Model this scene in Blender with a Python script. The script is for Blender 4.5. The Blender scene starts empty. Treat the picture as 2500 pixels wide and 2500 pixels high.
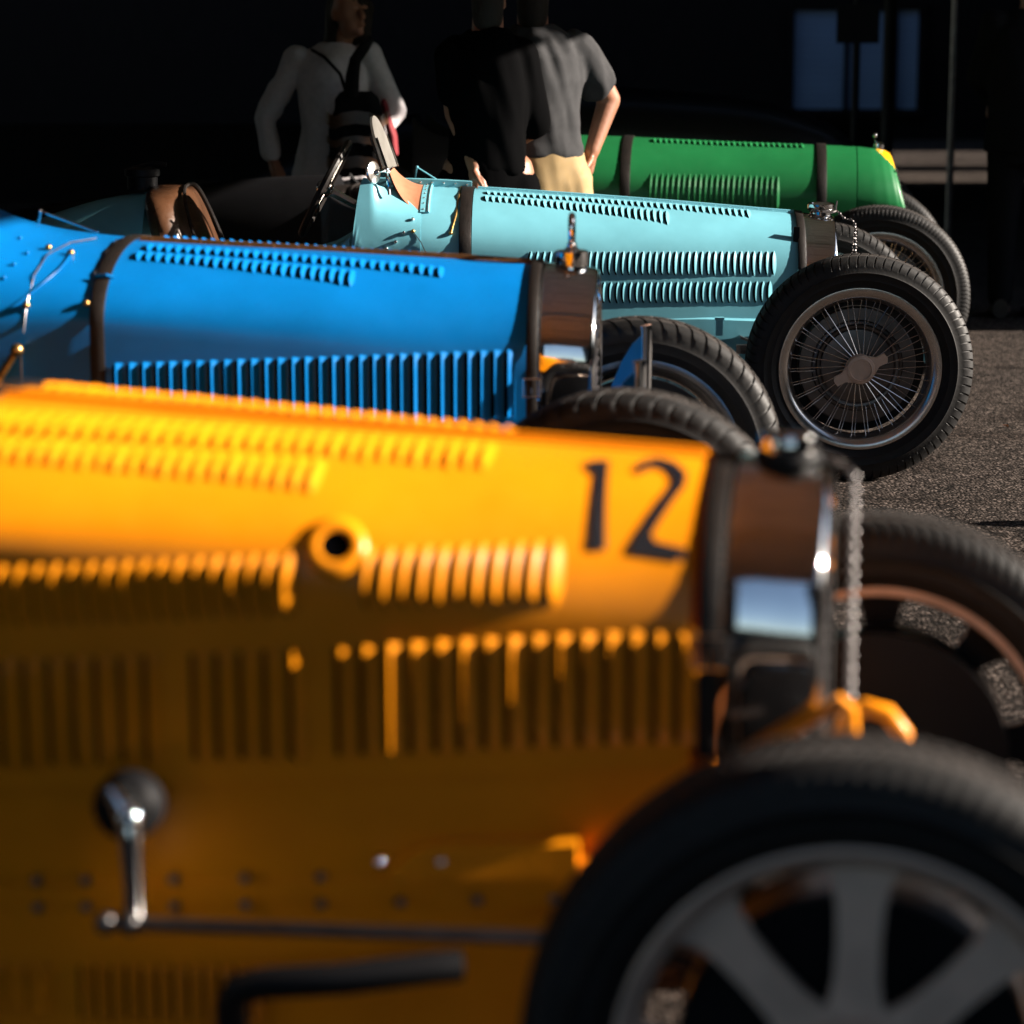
import bpy, math, random
import numpy as np
from mathutils import Vector, Matrix, noise
from mathutils.geometry import tessellate_polygon

random.seed(7)
R = math.radians
scn = bpy.context.scene
col = scn.collection

# ------------------------------------------------------------------ camera
cam_d = bpy.data.cameras.new('camera')
cam = bpy.data.objects.new('camera', cam_d)
col.objects.link(cam)
cam.location = (0, 0, 1.4227)
cam.rotation_euler = (R(90 - 11.14), 0, 0)
cam_d.sensor_width = 36
cam_d.lens = 6209 / 2500 * 36
cam_d.clip_end = 900
cam_d.dof.use_dof = True
cam_d.dof.focus_distance = 7.6
cam_d.dof.aperture_fstop = 3.0
scn.camera = cam

# ------------------------------------------------------------------ sky, sun, exposure
SUN_EL, SUN_AZ = R(22), R(0.6)              # azimuth measured from +X towards +Y
w = bpy.data.worlds.new('World')
scn.world = w
w.use_nodes = True
nt = w.node_tree
bg = nt.nodes['Background']
sky = nt.nodes.new('ShaderNodeTexSky')
sky.sky_type = 'NISHITA'
sky.sun_disc = False
sky.sun_elevation = SUN_EL
sky.sun_rotation = R(90) - SUN_AZ
sky.air_density = 1.0
sky.dust_density = 0.6
nt.links.new(sky.outputs[0], bg.inputs[0])
bg.inputs[1].default_value = 0.05

s_dir = Vector((math.cos(SUN_EL) * math.cos(SUN_AZ), math.cos(SUN_EL) * math.sin(SUN_AZ), math.sin(SUN_EL)))
sl = bpy.data.lights.new('sun', 'SUN')
sl.energy = 5.0
sl.angle = R(0.5)
sl.color = (1.0, 0.89, 0.77)
sun = bpy.data.objects.new('sun', sl)
sun.rotation_euler = s_dir.to_track_quat('Z', 'Y').to_euler()
sun.location = (30, 2, 12)
col.objects.link(sun)

scn.view_settings.view_transform = 'Standard'
scn.view_settings.look = 'None'
scn.view_settings.gamma = 1
scn.view_settings.use_curve_mapping = False
scn.view_settings.exposure = 1.95
scn.render.engine = 'CYCLES'
scn.cycles.use_denoising = True
scn.cycles.max_bounces = 8
scn.cycles.sample_clamp_indirect = 6

# ------------------------------------------------------------------ materials
def mat(name, base, rough=0.5, metal=0.0, coat=0.0, bump=0.0, bscale=40, var=0.0, vscale=6, spec=0.5, stretch=None, coat_rough=0.06, dust=0.0, bdist=0.01):
    m = bpy.data.materials.new(name)
    m.use_nodes = True
    t = m.node_tree
    p = t.nodes['Principled BSDF']
    p.inputs['Base Color'].default_value = (*base, 1)
    p.inputs['Roughness'].default_value = rough
    p.inputs['Metallic'].default_value = metal
    p.inputs['Coat Weight'].default_value = coat
    p.inputs['Coat Roughness'].default_value = coat_rough
    p.inputs['Specular IOR Level'].default_value = spec
    tc = t.nodes.new('ShaderNodeTexCoord')
    vec = tc.outputs['Object']
    if stretch:
        mp = t.nodes.new('ShaderNodeMapping')
        mp.inputs['Scale'].default_value = stretch
        t.links.new(vec, mp.inputs['Vector'])
        vec = mp.outputs[0]
    if var > 0:
        n = t.nodes.new('ShaderNodeTexNoise')
        n.inputs['Scale'].default_value = vscale
        n.inputs['Detail'].default_value = 6
        t.links.new(vec, n.inputs['Vector'])
        r = t.nodes.new('ShaderNodeValToRGB')
        r.color_ramp.elements[0].position = 0.3
        r.color_ramp.elements[1].position = 0.7
        r.color_ramp.elements[0].color = (*[c * (1 - var) for c in base], 1)
        r.color_ramp.elements[1].color = (*[min(1, c * (1 + var)) for c in base], 1)
        t.links.new(n.outputs['Fac'], r.inputs['Fac'])
        t.links.new(r.outputs[0], p.inputs['Base Color'])
        mr = t.nodes.new('ShaderNodeMapRange')
        mr.inputs['To Min'].default_value = max(0.02, rough * 0.75)
        mr.inputs['To Max'].default_value = min(1, rough * 1.25)
        n2 = t.nodes.new('ShaderNodeTexNoise')
        n2.inputs['Scale'].default_value = vscale * 4
        n2.inputs['Detail'].default_value = 4
        t.links.new(vec, n2.inputs['Vector'])
        t.links.new(n2.outputs['Fac'], mr.inputs['Value'])
        t.links.new(mr.outputs[0], p.inputs['Roughness'])
    if bump > 0:
        n = t.nodes.new('ShaderNodeTexNoise')
        n.inputs['Scale'].default_value = bscale
        n.inputs['Detail'].default_value = 5
        t.links.new(vec, n.inputs['Vector'])
        b = t.nodes.new('ShaderNodeBump')
        b.inputs['Strength'].default_value = bump
        b.inputs['Distance'].default_value = bdist
        t.links.new(n.outputs['Fac'], b.inputs['Height'])
        t.links.new(b.outputs[0], p.inputs['Normal'])
        if coat > 0:
            t.links.new(b.outputs[0], p.inputs['Coat Normal'])
    return m

M = {}
def paint(name, c, rough=0.36, coat=0.05, spec=0.27):
    return mat(name, c, rough, 0, coat, bump=0.10, bscale=8, var=0.09, vscale=7, bdist=0.005, spec=spec)
M['yellow'] = paint('yellow_paint', (0.80, 0.255, 0.003))
M['blue'] = paint('blue_paint', (0.0010, 0.140, 0.43), 0.34, 0.05, 0.15)
M['pale_blue'] = paint('pale_blue_paint', (0.135, 0.385, 0.47), 0.36, 0.08)
M['green'] = paint('green_paint', (0.010, 0.130, 0.039))
M['black_paint_and_shade'] = paint('black_paint_and_shade', (0.006, 0.006, 0.007))
M['slot'] = mat('opening_shade_black', (0.0015, 0.0015, 0.002), 0.95, spec=0.0)  # black standing for the shade inside openings
M['nickel'] = mat('polished_nickel', (0.76, 0.75, 0.74), 0.07, 1, bump=0.03, bscale=22, bdist=0.004, var=0.06, vscale=14)
M['alloy'] = mat('dull_cast_aluminium', (0.62, 0.46, 0.36), 0.5, 0.3, bump=0.12, bscale=90, var=0.15, vscale=18, bdist=0.003)
M['rim'] = mat('rim_aluminium', (0.62, 0.58, 0.55), 0.24, 1, bump=0.05, bscale=60, var=0.1, vscale=20, bdist=0.003)
M['drum'] = mat('brake_drum_iron', (0.13, 0.12, 0.12), 0.34, 1, bump=0.1, bscale=60, var=0.25, vscale=15, bdist=0.003)
M['rubber'] = mat('tyre_rubber', (0.008, 0.0075, 0.0075), 0.6, spec=0.35, bump=0.15, bscale=120, var=0.3, vscale=25, bdist=0.003)
M['tread'] = mat('dusty_tread_rubber', (0.030, 0.026, 0.024), 0.8, spec=0.2, bump=0.2, bscale=150, var=0.35, vscale=18, bdist=0.003)
M['leather_strap'] = mat('dark_leather_strap', (0.007, 0.0045, 0.0035), 0.55, spec=0.3, bump=0.25, bscale=150, var=0.3, vscale=20, bdist=0.003)
M['leather_tan'] = mat('tan_leather', (0.34, 0.14, 0.075), 0.5, bump=0.2, bscale=120, var=0.18, vscale=16, bdist=0.003)
M['leather_brown'] = mat('brown_leather', (0.06, 0.026, 0.012), 0.3, bump=0.25, bscale=60, var=0.25, vscale=10, bdist=0.004)
M['brass'] = mat('worn_brass', (0.45, 0.27, 0.09), 0.35, 1, var=0.3, vscale=30)
M['black'] = mat('black_enamel', (0.005, 0.005, 0.006), 0.5, spec=0.2)
M['steel'] = mat('dark_steel', (0.16, 0.15, 0.15), 0.35, 1, var=0.2, vscale=30)
M['glass'] = mat('lit_edge_glass', (0.30, 0.285, 0.26), 0.35, var=0.2, vscale=20)  # whitish base stands in for light on the thick glass edge
M['glass'].node_tree.nodes['Principled BSDF'].inputs['Transmission Weight'].default_value = 0.5
M['amber'] = mat('yellow_nose_paint', (0.85, 0.42, 0.01), 0.3, coat=0.4)
M['hinge_brown'] = mat('brass_hinge_brown', (0.16, 0.075, 0.03), 0.45, 0.6, var=0.3, vscale=30)
M['ink'] = mat('black_numeral_paint', (0.008, 0.008, 0.012), 0.4)
M['timber'] = mat('roof_boards', (0.62, 0.54, 0.47), 0.75, bump=0.3, bscale=8, var=0.35, vscale=3, stretch=(1, 14, 14))
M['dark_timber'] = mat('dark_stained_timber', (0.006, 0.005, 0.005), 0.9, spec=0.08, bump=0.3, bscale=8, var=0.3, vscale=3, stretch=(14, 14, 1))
M['panel_blue'] = mat('pale_shutter_paint', (0.13, 0.21, 0.34), 0.7, var=0.08, vscale=2)
M['skin'] = mat('skin', (0.27, 0.115, 0.065), 0.5, var=0.12, vscale=12, bump=0.1, bscale=150, bdist=0.002)
M['shirt_grey'] = mat('charcoal_cotton', (0.036, 0.036, 0.038), 0.9, spec=0.1, bump=0.2, bscale=320, var=0.1, vscale=30, bdist=0.002)
M['khaki'] = mat('khaki_cotton', (0.29, 0.195, 0.083), 0.85, bump=0.2, bscale=300, var=0.08, vscale=20, bdist=0.002)
M['blouse'] = mat('white_blouse_cotton', (0.44, 0.41, 0.43), 0.85, bump=0.35, bscale=120, var=0.08, vscale=40, bdist=0.004)
M['dark_cloth'] = mat('dark_cloth', (0.007, 0.007, 0.008), 0.9, spec=0.1, bump=0.2, bscale=200)
M['hair_brown'] = mat('brown_hair', (0.014, 0.009, 0.006), 0.6, spec=0.2, bump=0.5, bscale=60, stretch=(6, 6, 0.6), bdist=0.01)
M['shoe'] = mat('shoe_leather', (0.02, 0.014, 0.01), 0.45)
M['red_cloth'] = mat('red_cloth', (0.16, 0.004, 0.01), 0.8)
M['leaf'] = mat('dry_leaf', (0.35, 0.12, 0.03), 0.7, var=0.3, vscale=60)

def asphalt():
    m = bpy.data.materials.new('asphalt')
    m.use_nodes = True
    t = m.node_tree
    p = t.nodes['Principled BSDF']
    tc = t.nodes.new('ShaderNodeTexCoord')
    v = t.nodes.new('ShaderNodeTexVoronoi'); v.inputs['Scale'].default_value = 100
    n = t.nodes.new('ShaderNodeTexNoise'); n.inputs['Scale'].default_value = 75; n.inputs['Detail'].default_value = 6
    big = t.nodes.new('ShaderNodeTexNoise'); big.inputs['Scale'].default_value = 1.3; big.inputs['Detail'].default_value = 5
    for q in (v, n, big):
        t.links.new(tc.outputs['Object'], q.inputs['Vector'])
    sep = t.nodes.new('ShaderNodeSeparateColor')
    t.links.new(v.outputs['Color'], sep.inputs[0])
    r = t.nodes.new('ShaderNodeValToRGB')
    e = r.color_ramp.elements
    e[0].position = 0.0; e[0].color = (0.010, 0.0085, 0.0078, 1)
    e[1].position = 1.0; e[1].color = (0.125, 0.100, 0.088, 1)
    a = e.new(0.6); a.color = (0.030, 0.024, 0.0205, 1)
    t.links.new(sep.outputs[0], r.inputs[0])
    mx = t.nodes.new('ShaderNodeMix'); mx.data_type = 'RGBA'; mx.blend_type = 'MULTIPLY'; mx.inputs[0].default_value = 1
    r2 = t.nodes.new('ShaderNodeValToRGB')
    r2.color_ramp.elements[0].position = 0.3; r2.color_ramp.elements[0].color = (0.7, 0.7, 0.7, 1)
    r2.color_ramp.elements[1].position = 0.7; r2.color_ramp.elements[1].color = (1.1, 1.08, 1.05, 1)
    t.links.new(big.outputs['Fac'], r2.inputs[0])
    t.links.new(r.outputs[0], mx.inputs[6]); t.links.new(r2.outputs[0], mx.inputs[7])
    cr = t.nodes.new('ShaderNodeTexVoronoi'); cr.feature = 'DISTANCE_TO_EDGE'; cr.inputs['Scale'].default_value = 1.0
    wn = t.nodes.new('ShaderNodeTexNoise'); wn.inputs['Scale'].default_value = 3.0; wn.inputs['Detail'].default_value = 8
    t.links.new(tc.outputs['Object'], wn.inputs['Vector'])
    wm = t.nodes.new('ShaderNodeVectorMath'); wm.operation = 'MULTIPLY_ADD'
    wm.inputs[1].default_value = (0.5, 0.5, 0.5)
    t.links.new(wn.outputs['Color'], wm.inputs[0]); t.links.new(tc.outputs['Object'], wm.inputs[2])
    t.links.new(wm.outputs[0], cr.inputs['Vector'])
    rc = t.nodes.new('ShaderNodeValToRGB')
    rc.color_ramp.elements[0].position = 0.002; rc.color_ramp.elements[0].color = (0.25, 0.25, 0.25, 1)
    rc.color_ramp.elements[1].position = 0.010; rc.color_ramp.elements[1].color = (1, 1, 1, 1)
    t.links.new(cr.outputs['Distance'], rc.inputs[0])
    st = t.nodes.new('ShaderNodeTexNoise'); st.inputs['Scale'].default_value = 2.6; st.inputs['Detail'].default_value = 4
    t.links.new(tc.outputs['Object'], st.inputs['Vector'])
    rs = t.nodes.new('ShaderNodeValToRGB')
    rs.color_ramp.elements[0].position = 0.55; rs.color_ramp.elements[0].color = (1, 1, 1, 1)
    rs.color_ramp.elements[1].position = 0.66; rs.color_ramp.elements[1].color = (0.60, 0.58, 0.57, 1)
    t.links.new(st.outputs['Fac'], rs.inputs[0])
    m1 = t.nodes.new('ShaderNodeMix'); m1.data_type = 'RGBA'; m1.blend_type = 'MULTIPLY'; m1.inputs[0].default_value = 1
    m2 = t.nodes.new('ShaderNodeMix'); m2.data_type = 'RGBA'; m2.blend_type = 'MULTIPLY'; m2.inputs[0].default_value = 1
    t.links.new(mx.outputs[2], m1.inputs[6]); t.links.new(rc.outputs[0], m1.inputs[7])
    t.links.new(m1.outputs[2], m2.inputs[6]); t.links.new(rs.outputs[0], m2.inputs[7])
    t.links.new(m2.outputs[2], p.inputs['Base Color'])
    p.inputs['Roughness'].default_value = 0.95
    p.inputs['Specular IOR Level'].default_value = 0.06
    mth = t.nodes.new('ShaderNodeMath'); mth.operation = 'SUBTRACT'
    t.links.new(n.outputs['Fac'], mth.inputs[0]); t.links.new(v.outputs['Distance'], mth.inputs[1])
    b = t.nodes.new('ShaderNodeBump'); b.inputs['Strength'].default_value = 0.9; b.inputs['Distance'].default_value = 0.006
    t.links.new(mth.outputs[0], b.inputs['Height'])
    t.links.new(b.outputs[0], p.inputs['Normal'])
    return m
M['asphalt'] = asphalt()

# ------------------------------------------------------------------ mesh helpers
class MB:
    def __init__(s):
        s.v = []; s.f = []; s.m = []
    def add(s, verts, faces, mi=0):
        o = len(s.v)
        s.v += [tuple(p) for p in verts]
        s.f += [tuple(i + o for i in f) for f in faces]
        s.m += [mi] * len(faces)
    def box(s, c, d, mi=0, rot=None):
        hx, hy, hz = d[0] / 2, d[1] / 2, d[2] / 2
        vs = [Vector((x, y, z)) for x in (-hx, hx) for y in (-hy, hy) for z in (-hz, hz)]
        if rot is not None:
            vs = [rot @ q for q in vs]
        vs = [q + Vector(c) for q in vs]
        s.add(vs, [(0, 1, 3, 2), (4, 6, 7, 5), (0, 4, 5, 1), (2, 3, 7, 6), (0, 2, 6, 4), (1, 5, 7, 3)], mi)
    def grid(s, rows, closed_u=False, closed_v=False, mi=0, flip=False):
        nr, nc = len(rows), len(rows[0])
        vs = [p for r in rows for p in r]
        fs = []
        for i in range(nr if closed_v else nr - 1):
            for j in range(nc if closed_u else nc - 1):
                a, b = i * nc + j, i * nc + (j + 1) % nc
                c, d = ((i + 1) % nr) * nc + (j + 1) % nc, ((i + 1) % nr) * nc + j
                fs.append((a, d, c, b) if flip else (a, b, c, d))
        s.add(vs, fs, mi)
    def revolve(s, prof, n=48, c=(0, 0, 0), axis='y', mi=0, closed=False, a0=0.0, a1=2 * math.pi):
        full = abs(a1 - a0 - 2 * math.pi) < 1e-6
        rows = []
        for i in range(n if full else n + 1):
            a = a0 + (a1 - a0) * i / n
            row = []
            for r, h in prof:
                if axis == 'y':
                    row.append((c[0] + r * math.cos(a), c[1] + h, c[2] + r * math.sin(a)))
                elif axis == 'z':
                    row.append((c[0] + r * math.cos(a), c[1] + r * math.sin(a), c[2] + h))
                else:
                    row.append((c[0] + h, c[1] + r * math.cos(a), c[2] + r * math.sin(a)))
            rows.append(row)
        s.grid(rows, closed_u=closed, closed_v=full, mi=mi)
    def tube(s, pts, r, n=8, mi=0, caps=True):
        pts = [Vector(p) for p in pts]
        rr = r if isinstance(r, (list, tuple)) else [r] * len(pts)
        rows = []
        up = Vector((0, 0, 1))
        prev = None
        for i, p in enumerate(pts):
            d = (pts[min(i + 1, len(pts) - 1)] - pts[max(i - 1, 0)])
            if d.length < 1e-9:
                d = Vector((0, 0, 1))
            d.normalize()
            if prev is None:
                a = d.cross(up)
                if a.length < 1e-3:
                    a = d.cross(Vector((1, 0, 0)))
                a.normalize()
            else:
                a = prev - d * prev.dot(d)
                a.normalize()
            prev = a
            b = d.cross(a)
            rows.append([p + (a * math.cos(2 * math.pi * k / n) + b * math.sin(2 * math.pi * k / n)) * rr[i] for k in range(n)])
        o = len(s.v)
        s.grid(rows, closed_u=True, mi=mi)
        if caps:
            s.f.append(tuple(range(o + n - 1, o - 1, -1))); s.m.append(mi)
            e = o + (len(pts) - 1) * n
            s.f.append(tuple(range(e, e + n))); s.m.append(mi)
    def sphere(s, c, r, n=12, m=8, mi=0, rot=None):
        r = r if isinstance(r, (list, tuple)) else (r, r, r)
        rows = []
        for i in range(m + 1):
            t = math.pi * i / m
            row = []
            for j in range(n):
                a = 2 * math.pi * j / n
                q = Vector((r[0] * math.sin(t) * math.cos(a), r[1] * math.sin(t) * math.sin(a), r[2] * math.cos(t)))
                if rot is not None:
                    q = rot @ q
                row.append(q + Vector(c))
            rows.append(row)
        s.grid(rows, closed_u=True, mi=mi, flip=True)
    def loft_closed(s, rings, mi=0):
        o = len(s.v); n = len(rings[0])
        s.grid(rings, closed_u=True, mi=mi)
        s.f.append(tuple(range(o + n - 1, o - 1, -1))); s.m.append(mi)
        e = o + (len(rings) - 1) * n
        s.f.append(tuple(range(e, e + n))); s.m.append(mi)
    def build(s, name, mats, parent=None, smooth=35, label=None):
        me = bpy.data.meshes.new(name)
        me.from_pydata(s.v, [], s.f)
        mats = mats if isinstance(mats, (list, tuple)) else [mats]
        for m in mats:
            me.materials.append(M[m] if isinstance(m, str) else m)
        me.polygons.foreach_set('material_index', s.m)
        me.validate()
        if smooth:
            me.polygons.foreach_set('use_smooth', [True] * len(me.polygons))
            me.set_sharp_from_angle(angle=R(smooth))
        me.update()
        o = bpy.data.objects.new(name, me)
        col.objects.link(o)
        if parent is not None:
            o.parent = parent
        if label:
            o['label'] = label
        return o

def link_mesh(name, me, parent=None):
    o = bpy.data.objects.new(name, me)
    col.objects.link(o)
    if parent is not None:
        o.parent = parent
    return o

def empty(name, loc=(0, 0, 0), rz=0.0):
    o = bpy.data.objects.new(name, None)
    o.location = loc
    o.rotation_euler = (0, 0, rz)
    o.empty_display_size = 0.2
    col.objects.link(o)
    return o

def tag(o, label, cat, group=None):
    o['label'] = label
    o['category'] = cat
    if group:
        o['group'] = group
    return o

def copy_tree(o, parent=None):
    c = o.copy()
    col.objects.link(c)
    c.parent = parent
    for ch in [x for x in bpy.data.objects if x.parent == o]:
        copy_tree(ch, c)
    return c

def smooth_interp(xs, ys):
    """monotone cubic interpolation through (xs, ys); xs decreasing or increasing"""
    xs = list(xs); ys = list(ys)
    if xs[0] > xs[-1]:
        xs.reverse(); ys.reverse()
    n = len(xs)
    d = [(ys[i + 1] - ys[i]) / (xs[i + 1] - xs[i]) for i in range(n - 1)]
    m = [d[0]] + [0 if d[i - 1] * d[i] <= 0 else 2 * d[i - 1] * d[i] / (d[i - 1] + d[i]) for i in range(1, n - 1)] + [d[-1]]
    def fn(x):
        x = min(max(x, xs[0]), xs[-1])
        i = 0
        while i < n - 2 and x > xs[i + 1]:
            i += 1
        h = xs[i + 1] - xs[i]
        t = (x - xs[i]) / h
        return (ys[i] * (1 + 2 * t) * (1 - t) ** 2 + m[i] * h * t * (1 - t) ** 2 + ys[i + 1] * t * t * (3 - 2 * t) + m[i + 1] * h * t * t * (t - 1))
    return fn

#BODY_BEGIN
# ------------------------------------------------------------------ racing car body surface (car axes: x forward from the front axle, y left, z up)
class Body:
    def __init__(s, xs, ws, zt, bs, zb, n=2.25):
        s.w = smooth_interp(xs, ws); s.zt = smooth_interp(xs, zt); s.b = smooth_interp(xs, bs)
        s.zbf = smooth_interp([xs[0], xs[-1]], zb); s.n = n
    def pt(s, x, u, side=-1, off=0.0):
        """u 0 at the crest, 1 at the shoulder, 2 at the lower edge"""
        w, zt, b = s.w(x), s.zt(x), s.b(x)
        zs = zt - b
        if u <= 1:
            a = max(u, 0) * math.pi / 2
            y = w * max(math.sin(a), 0) ** (2 / s.n)
            z = zs + b * max(math.cos(a), 0) ** (2 / s.n)
        else:
            t = u - 1
            y = w * (1 - 0.012 * t * t)
            z = zs + (s.zbf(x) - zs) * t
        return Vector((x, side * y, z))
    def nrm(s, x, u, side=-1):
        e = 0.004
        u0, u1 = max(u - e * 4, 0.02), min(max(u, .02) + e * 4, 2)
        du = s.pt(x, u1, side) - s.pt(x, u0, side)
        dx = s.pt(x + e, max(u, .02), side) - s.pt(x - e, max(u, .02), side)
        n = dx.cross(du)
        if side > 0:
            n = -n
        n.normalize()
        c = Vector((0, side * s.w(x), 0.25 * s.zt(x)))
        if n.dot(Vector((0, side * 0.5, 0.5))) < 0:
            n = -n
        return n
    def off(s, x, u, side, d):
        return s.pt(x, u, side) + s.nrm(x, u, side) * d

BODIES = {
 'A': Body([-.06, -.20, -.65, -1.12, -1.35, -1.60], [.198, .212, .292, .360, .385, .40],
           [.868, .882, .907, .934, .948, .965], [.200, .196, .142, .126, .13, .135], [.545, .49], n=2.05),
 'B': Body([-.06, -.20, -.65, -1.12, -1.35, -1.60], [.198, .212, .292, .360, .385, .40],
           [.868, .882, .907, .930, .944, .96], [.200, .200, .172, .148, .15, .155], [.545, .49], n=2.05),
 'L': Body([-.012, -.13, -.65, -1.22, -1.36, -1.60], [.19, .20, .265, .325, .34, .355],
           [.765, .773, .815, .853, .860, .865], [.20, .205, .20, .175, .175, .175], [.43, .41], n=2.05),
 'G': Body([.14, -.03, -.6, -1.10, -1.35, -1.60], [.20, .235, .30, .36, .38, .39],
           [.875, .886, .905, .925, .93, .935], [.20, .20, .20, .20, .20, .20], [.53, .50], n=2.0),
}
#BODY_END
SCUTTLE_A = Body([-1.0, -1.12, -1.25, -1.36, -1.45, -1.56], [.342, .360, .376, .388, .396, .403],
                 [.927, .934, .945, .966, 1.00, 1.065], [.128, .126, .140, .168, .21, .28], [.505, .49], n=2.05)

def skin_rows(B, x0, x1, nx, u_max=2.0, nu=26, off=0.0):
    rows = []
    for i in range(nx + 1):
        x = x0 + (x1 - x0) * i / nx
        r = []
        for j in range(-nu, nu + 1):
            u = abs(j) / nu * u_max
            sd = -1 if j <= 0 else 1
            p = B.pt(x, u, sd)
            if off:
                p = p + B.nrm(x, u, sd) * off if u > 0.03 else p + Vector((0, 0, off))
            r.append(p)
        rows.append(r)
    return rows

# ------------------------------------------------------------------ louvers: each pressed scoop opens to the rear
def louver(B, xc, ln, u0, u1, h, kind, parent, paint_name, side=-1, slot=0.0):
    m = MB()
    nx, nu = 5, 8
    rows = []
    lip, base = [], []
    for j in range(nu + 1):
        t = j / nu
        u = u0 + (u1 - u0) * t
        q = 2 * t - 1
        if kind == 'leaf':
            e = max(0.0, 1 - q * q) ** 0.6
            k = max(0.12, (1 - abs(q) ** 3))
        elif kind == 'round':
            e = max(0.0, 1 - abs(q) ** 4) ** 0.7
            k = max(0.35, 1 - abs(q) ** 5)
        else:
            e = 0.0 if abs(q) > 0.999 else 1.0
            tt = t
            if j == 1: tt = 0.035
            if j == nu - 1: tt = 0.965
            u = u0 + (u1 - u0) * tt
            k = 1.0
        row = []
        for i in range(nx + 1):
            a = i / nx
            x = xc + ln * k * (0.5 - a)
            rise = a * a * (3 - 2 * a) * 0.55 + a * 0.45
            row.append(B.pt(x, u, side) + B.nrm(x, u, side) * (0.0012 + h * e * rise))
        rows.append(row)
        lip.append(row[-1])
        xi = xc - ln * k * 0.5 + 0.25 * ln * k
        base.append(B.pt(xi, u, side) + B.nrm(xi, u, side) * 0.0008)
    m.grid(rows, mi=0, flip=(side < 0))
    m.grid([[a, b] for a, b in zip(lip, base)], mi=1, flip=(side < 0))
    if slot:          # flat black strip behind the raised lip, painting the opening's shade
        cut = []
        for j in range(nu + 1):
            t = j / nu
            q = 2 * t - 1
            k = 1.0 if kind == 'box' else max(.03, (1 - abs(q) ** (2.2 if kind == 'leaf' else 4)))
            u = u0 + (u1 - u0) * (.03 + .94 * t)
            xl = xc - ln * .5
            cut.append([B.pt(xl + .006, u, side) + B.nrm(xl, u, side) * .0006, B.pt(xl - slot * k, u, side) + B.nrm(xl - slot * k, u, side) * .0006])
        m.grid(cut, mi=1, flip=(side < 0))
    return m.build('louver', [paint_name, 'slot'], parent, smooth=50)

def louver_row(B, c, n, kind, h, fill, parent, paint_name, side=-1, skip=(), slot=0.0):
    """c: (x, u) of the four corners top-left, bottom-left, top-right, bottom-right; left is rearmost"""
    (xa, ua), (xb, ub), (xc, uc), (xd, ud) = c
    pitch = ((xc + xd) / 2 - (xa + xb) / 2) / max(n - 1, 1)
    def follow(x0, u0, x1, u1):
        """u along a straight line over the panel: level in height low down, in width near the crest"""
        ax = 1 if (u0 + u1) / 2 < .6 and isinstance(B, Body) else 2
        v0, v1 = abs(B.pt(x0, u0)[ax]), abs(B.pt(x1, u1)[ax])
        def fn(x, t):
            v = v0 + (v1 - v0) * t
            lo, hi = -1.0, 3.0
            for _ in range(26):
                md = (lo + hi) / 2
                q = abs(B.pt(x, max(md, 0.0) if ax == 1 or md > 0 else 0.0)[ax])
                if (q < v) == (ax == 1):
                    lo = md
                else:
                    hi = md
            return max((lo + hi) / 2, .02)
        return fn
    f_top, f_bot = follow(xa, ua, xc, uc), follow(xb, ub, xd, ud)
    for i in range(n):
        if i in skip:
            continue
        t = i / max(n - 1, 1)
        x = (xa + xb) / 2 + pitch * i
        jt = random.uniform(-.025, .025) * pitch
        louver(B, x + jt, pitch * fill * random.uniform(.97, 1.03), f_top(x, t), f_bot(x, t) + random.uniform(-.006, .006), h * random.uniform(.9, 1.08), kind, parent, paint_name, side, slot * pitch)

# ------------------------------------------------------------------ straps
def strap(B, xc, width, parent, name='hood_strap', u_max=1.9, th=0.004, off=0.003):
    m = MB()
    nu = 34
    rings = []
    for j in range(-nu, nu + 1):
        u = abs(j) / nu * u_max
        sd = -1 if j <= 0 else 1
        n = B.nrm(xc, max(u, .05), sd) if u > 0.03 else Vector((0, 0, 1))
        ring = []
        for dx, dn in ((-.5, 0), (-.5, .7), (-.42, 1), (.42, 1), (.5, .7), (.5, 0)):
            ring.append(B.pt(xc + dx * width, u, sd) + n * (off + th * dn))
        rings.append(ring)
    m.loft_closed(rings)
    o = m.build(name, 'leather_strap', parent)
    return o

def buckle(B, xc, u, width, parent):
    m = MB()
    n = B.nrm(xc, u); p = B.pt(xc, u) + n * 0.011
    ux = Vector((1, 0, 0)); uz = n.cross(ux); uz.normalize()
    hw, hh = width * 0.72, width * 0.8
    c = [p + ux * hw + uz * hh, p - ux * hw + uz * hh, p - ux * hw - uz * hh, p + ux * hw - uz * hh]
    m.tube(c + [c[0]], 0.0028, 6)
    m.tube([p - uz * hh, p + uz * hh * .1 + n * .003], 0.002, 6)
    return m.build('buckle', 'nickel', parent)

def stud(p, n, r, parent, mt='brass', name='stud'):
    m = MB()
    n = Vector(n).normalized()
    rot = n.to_track_quat('Z', 'Y').to_matrix()
    m.sphere(Vector(p) + n * r * 0.6, (r, r, r), 10, 6, rot=rot)
    m.tube([Vector(p) - n * 0.003, Vector(p) + n * r * 0.5], r * 0.7, 8)
    return m.build(name, mt, parent)

# ------------------------------------------------------------------ radiator
def rad_section(B, x, off, z_low, scale=1.0, zc=0.62, nu=22):
    pts = []
    half = []
    for j in range(nu + 1):
        u = j / nu * 2
        n = B.nrm(x, u) if u > 0.03 else Vector((0, 0, 1))
        q = B.pt(x, u) + n * off
        if u > 1:
            q.y *= 1 - .11 * (u - 1) ** 1.25
        half.append(q)
    pe = half[-1]
    for k in range(1, 9):
        t = k / 8
        z = pe.z + (z_low - pe.z) * math.sin(t * math.pi / 2)
        y = -(abs(pe.y) * (0.45 + 0.55 * math.cos(t * math.pi / 2) ** 0.7)) if t < 1 else -abs(pe.y) * 0.35
        half.append(Vector((x, y, z)))
    full = half + [Vector((p.x, -p.y, p.z)) for p in reversed(half[1:])]
    return [Vector((p.x, p.y * scale, zc + (p.z - zc) * scale)) for p in full]

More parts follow.
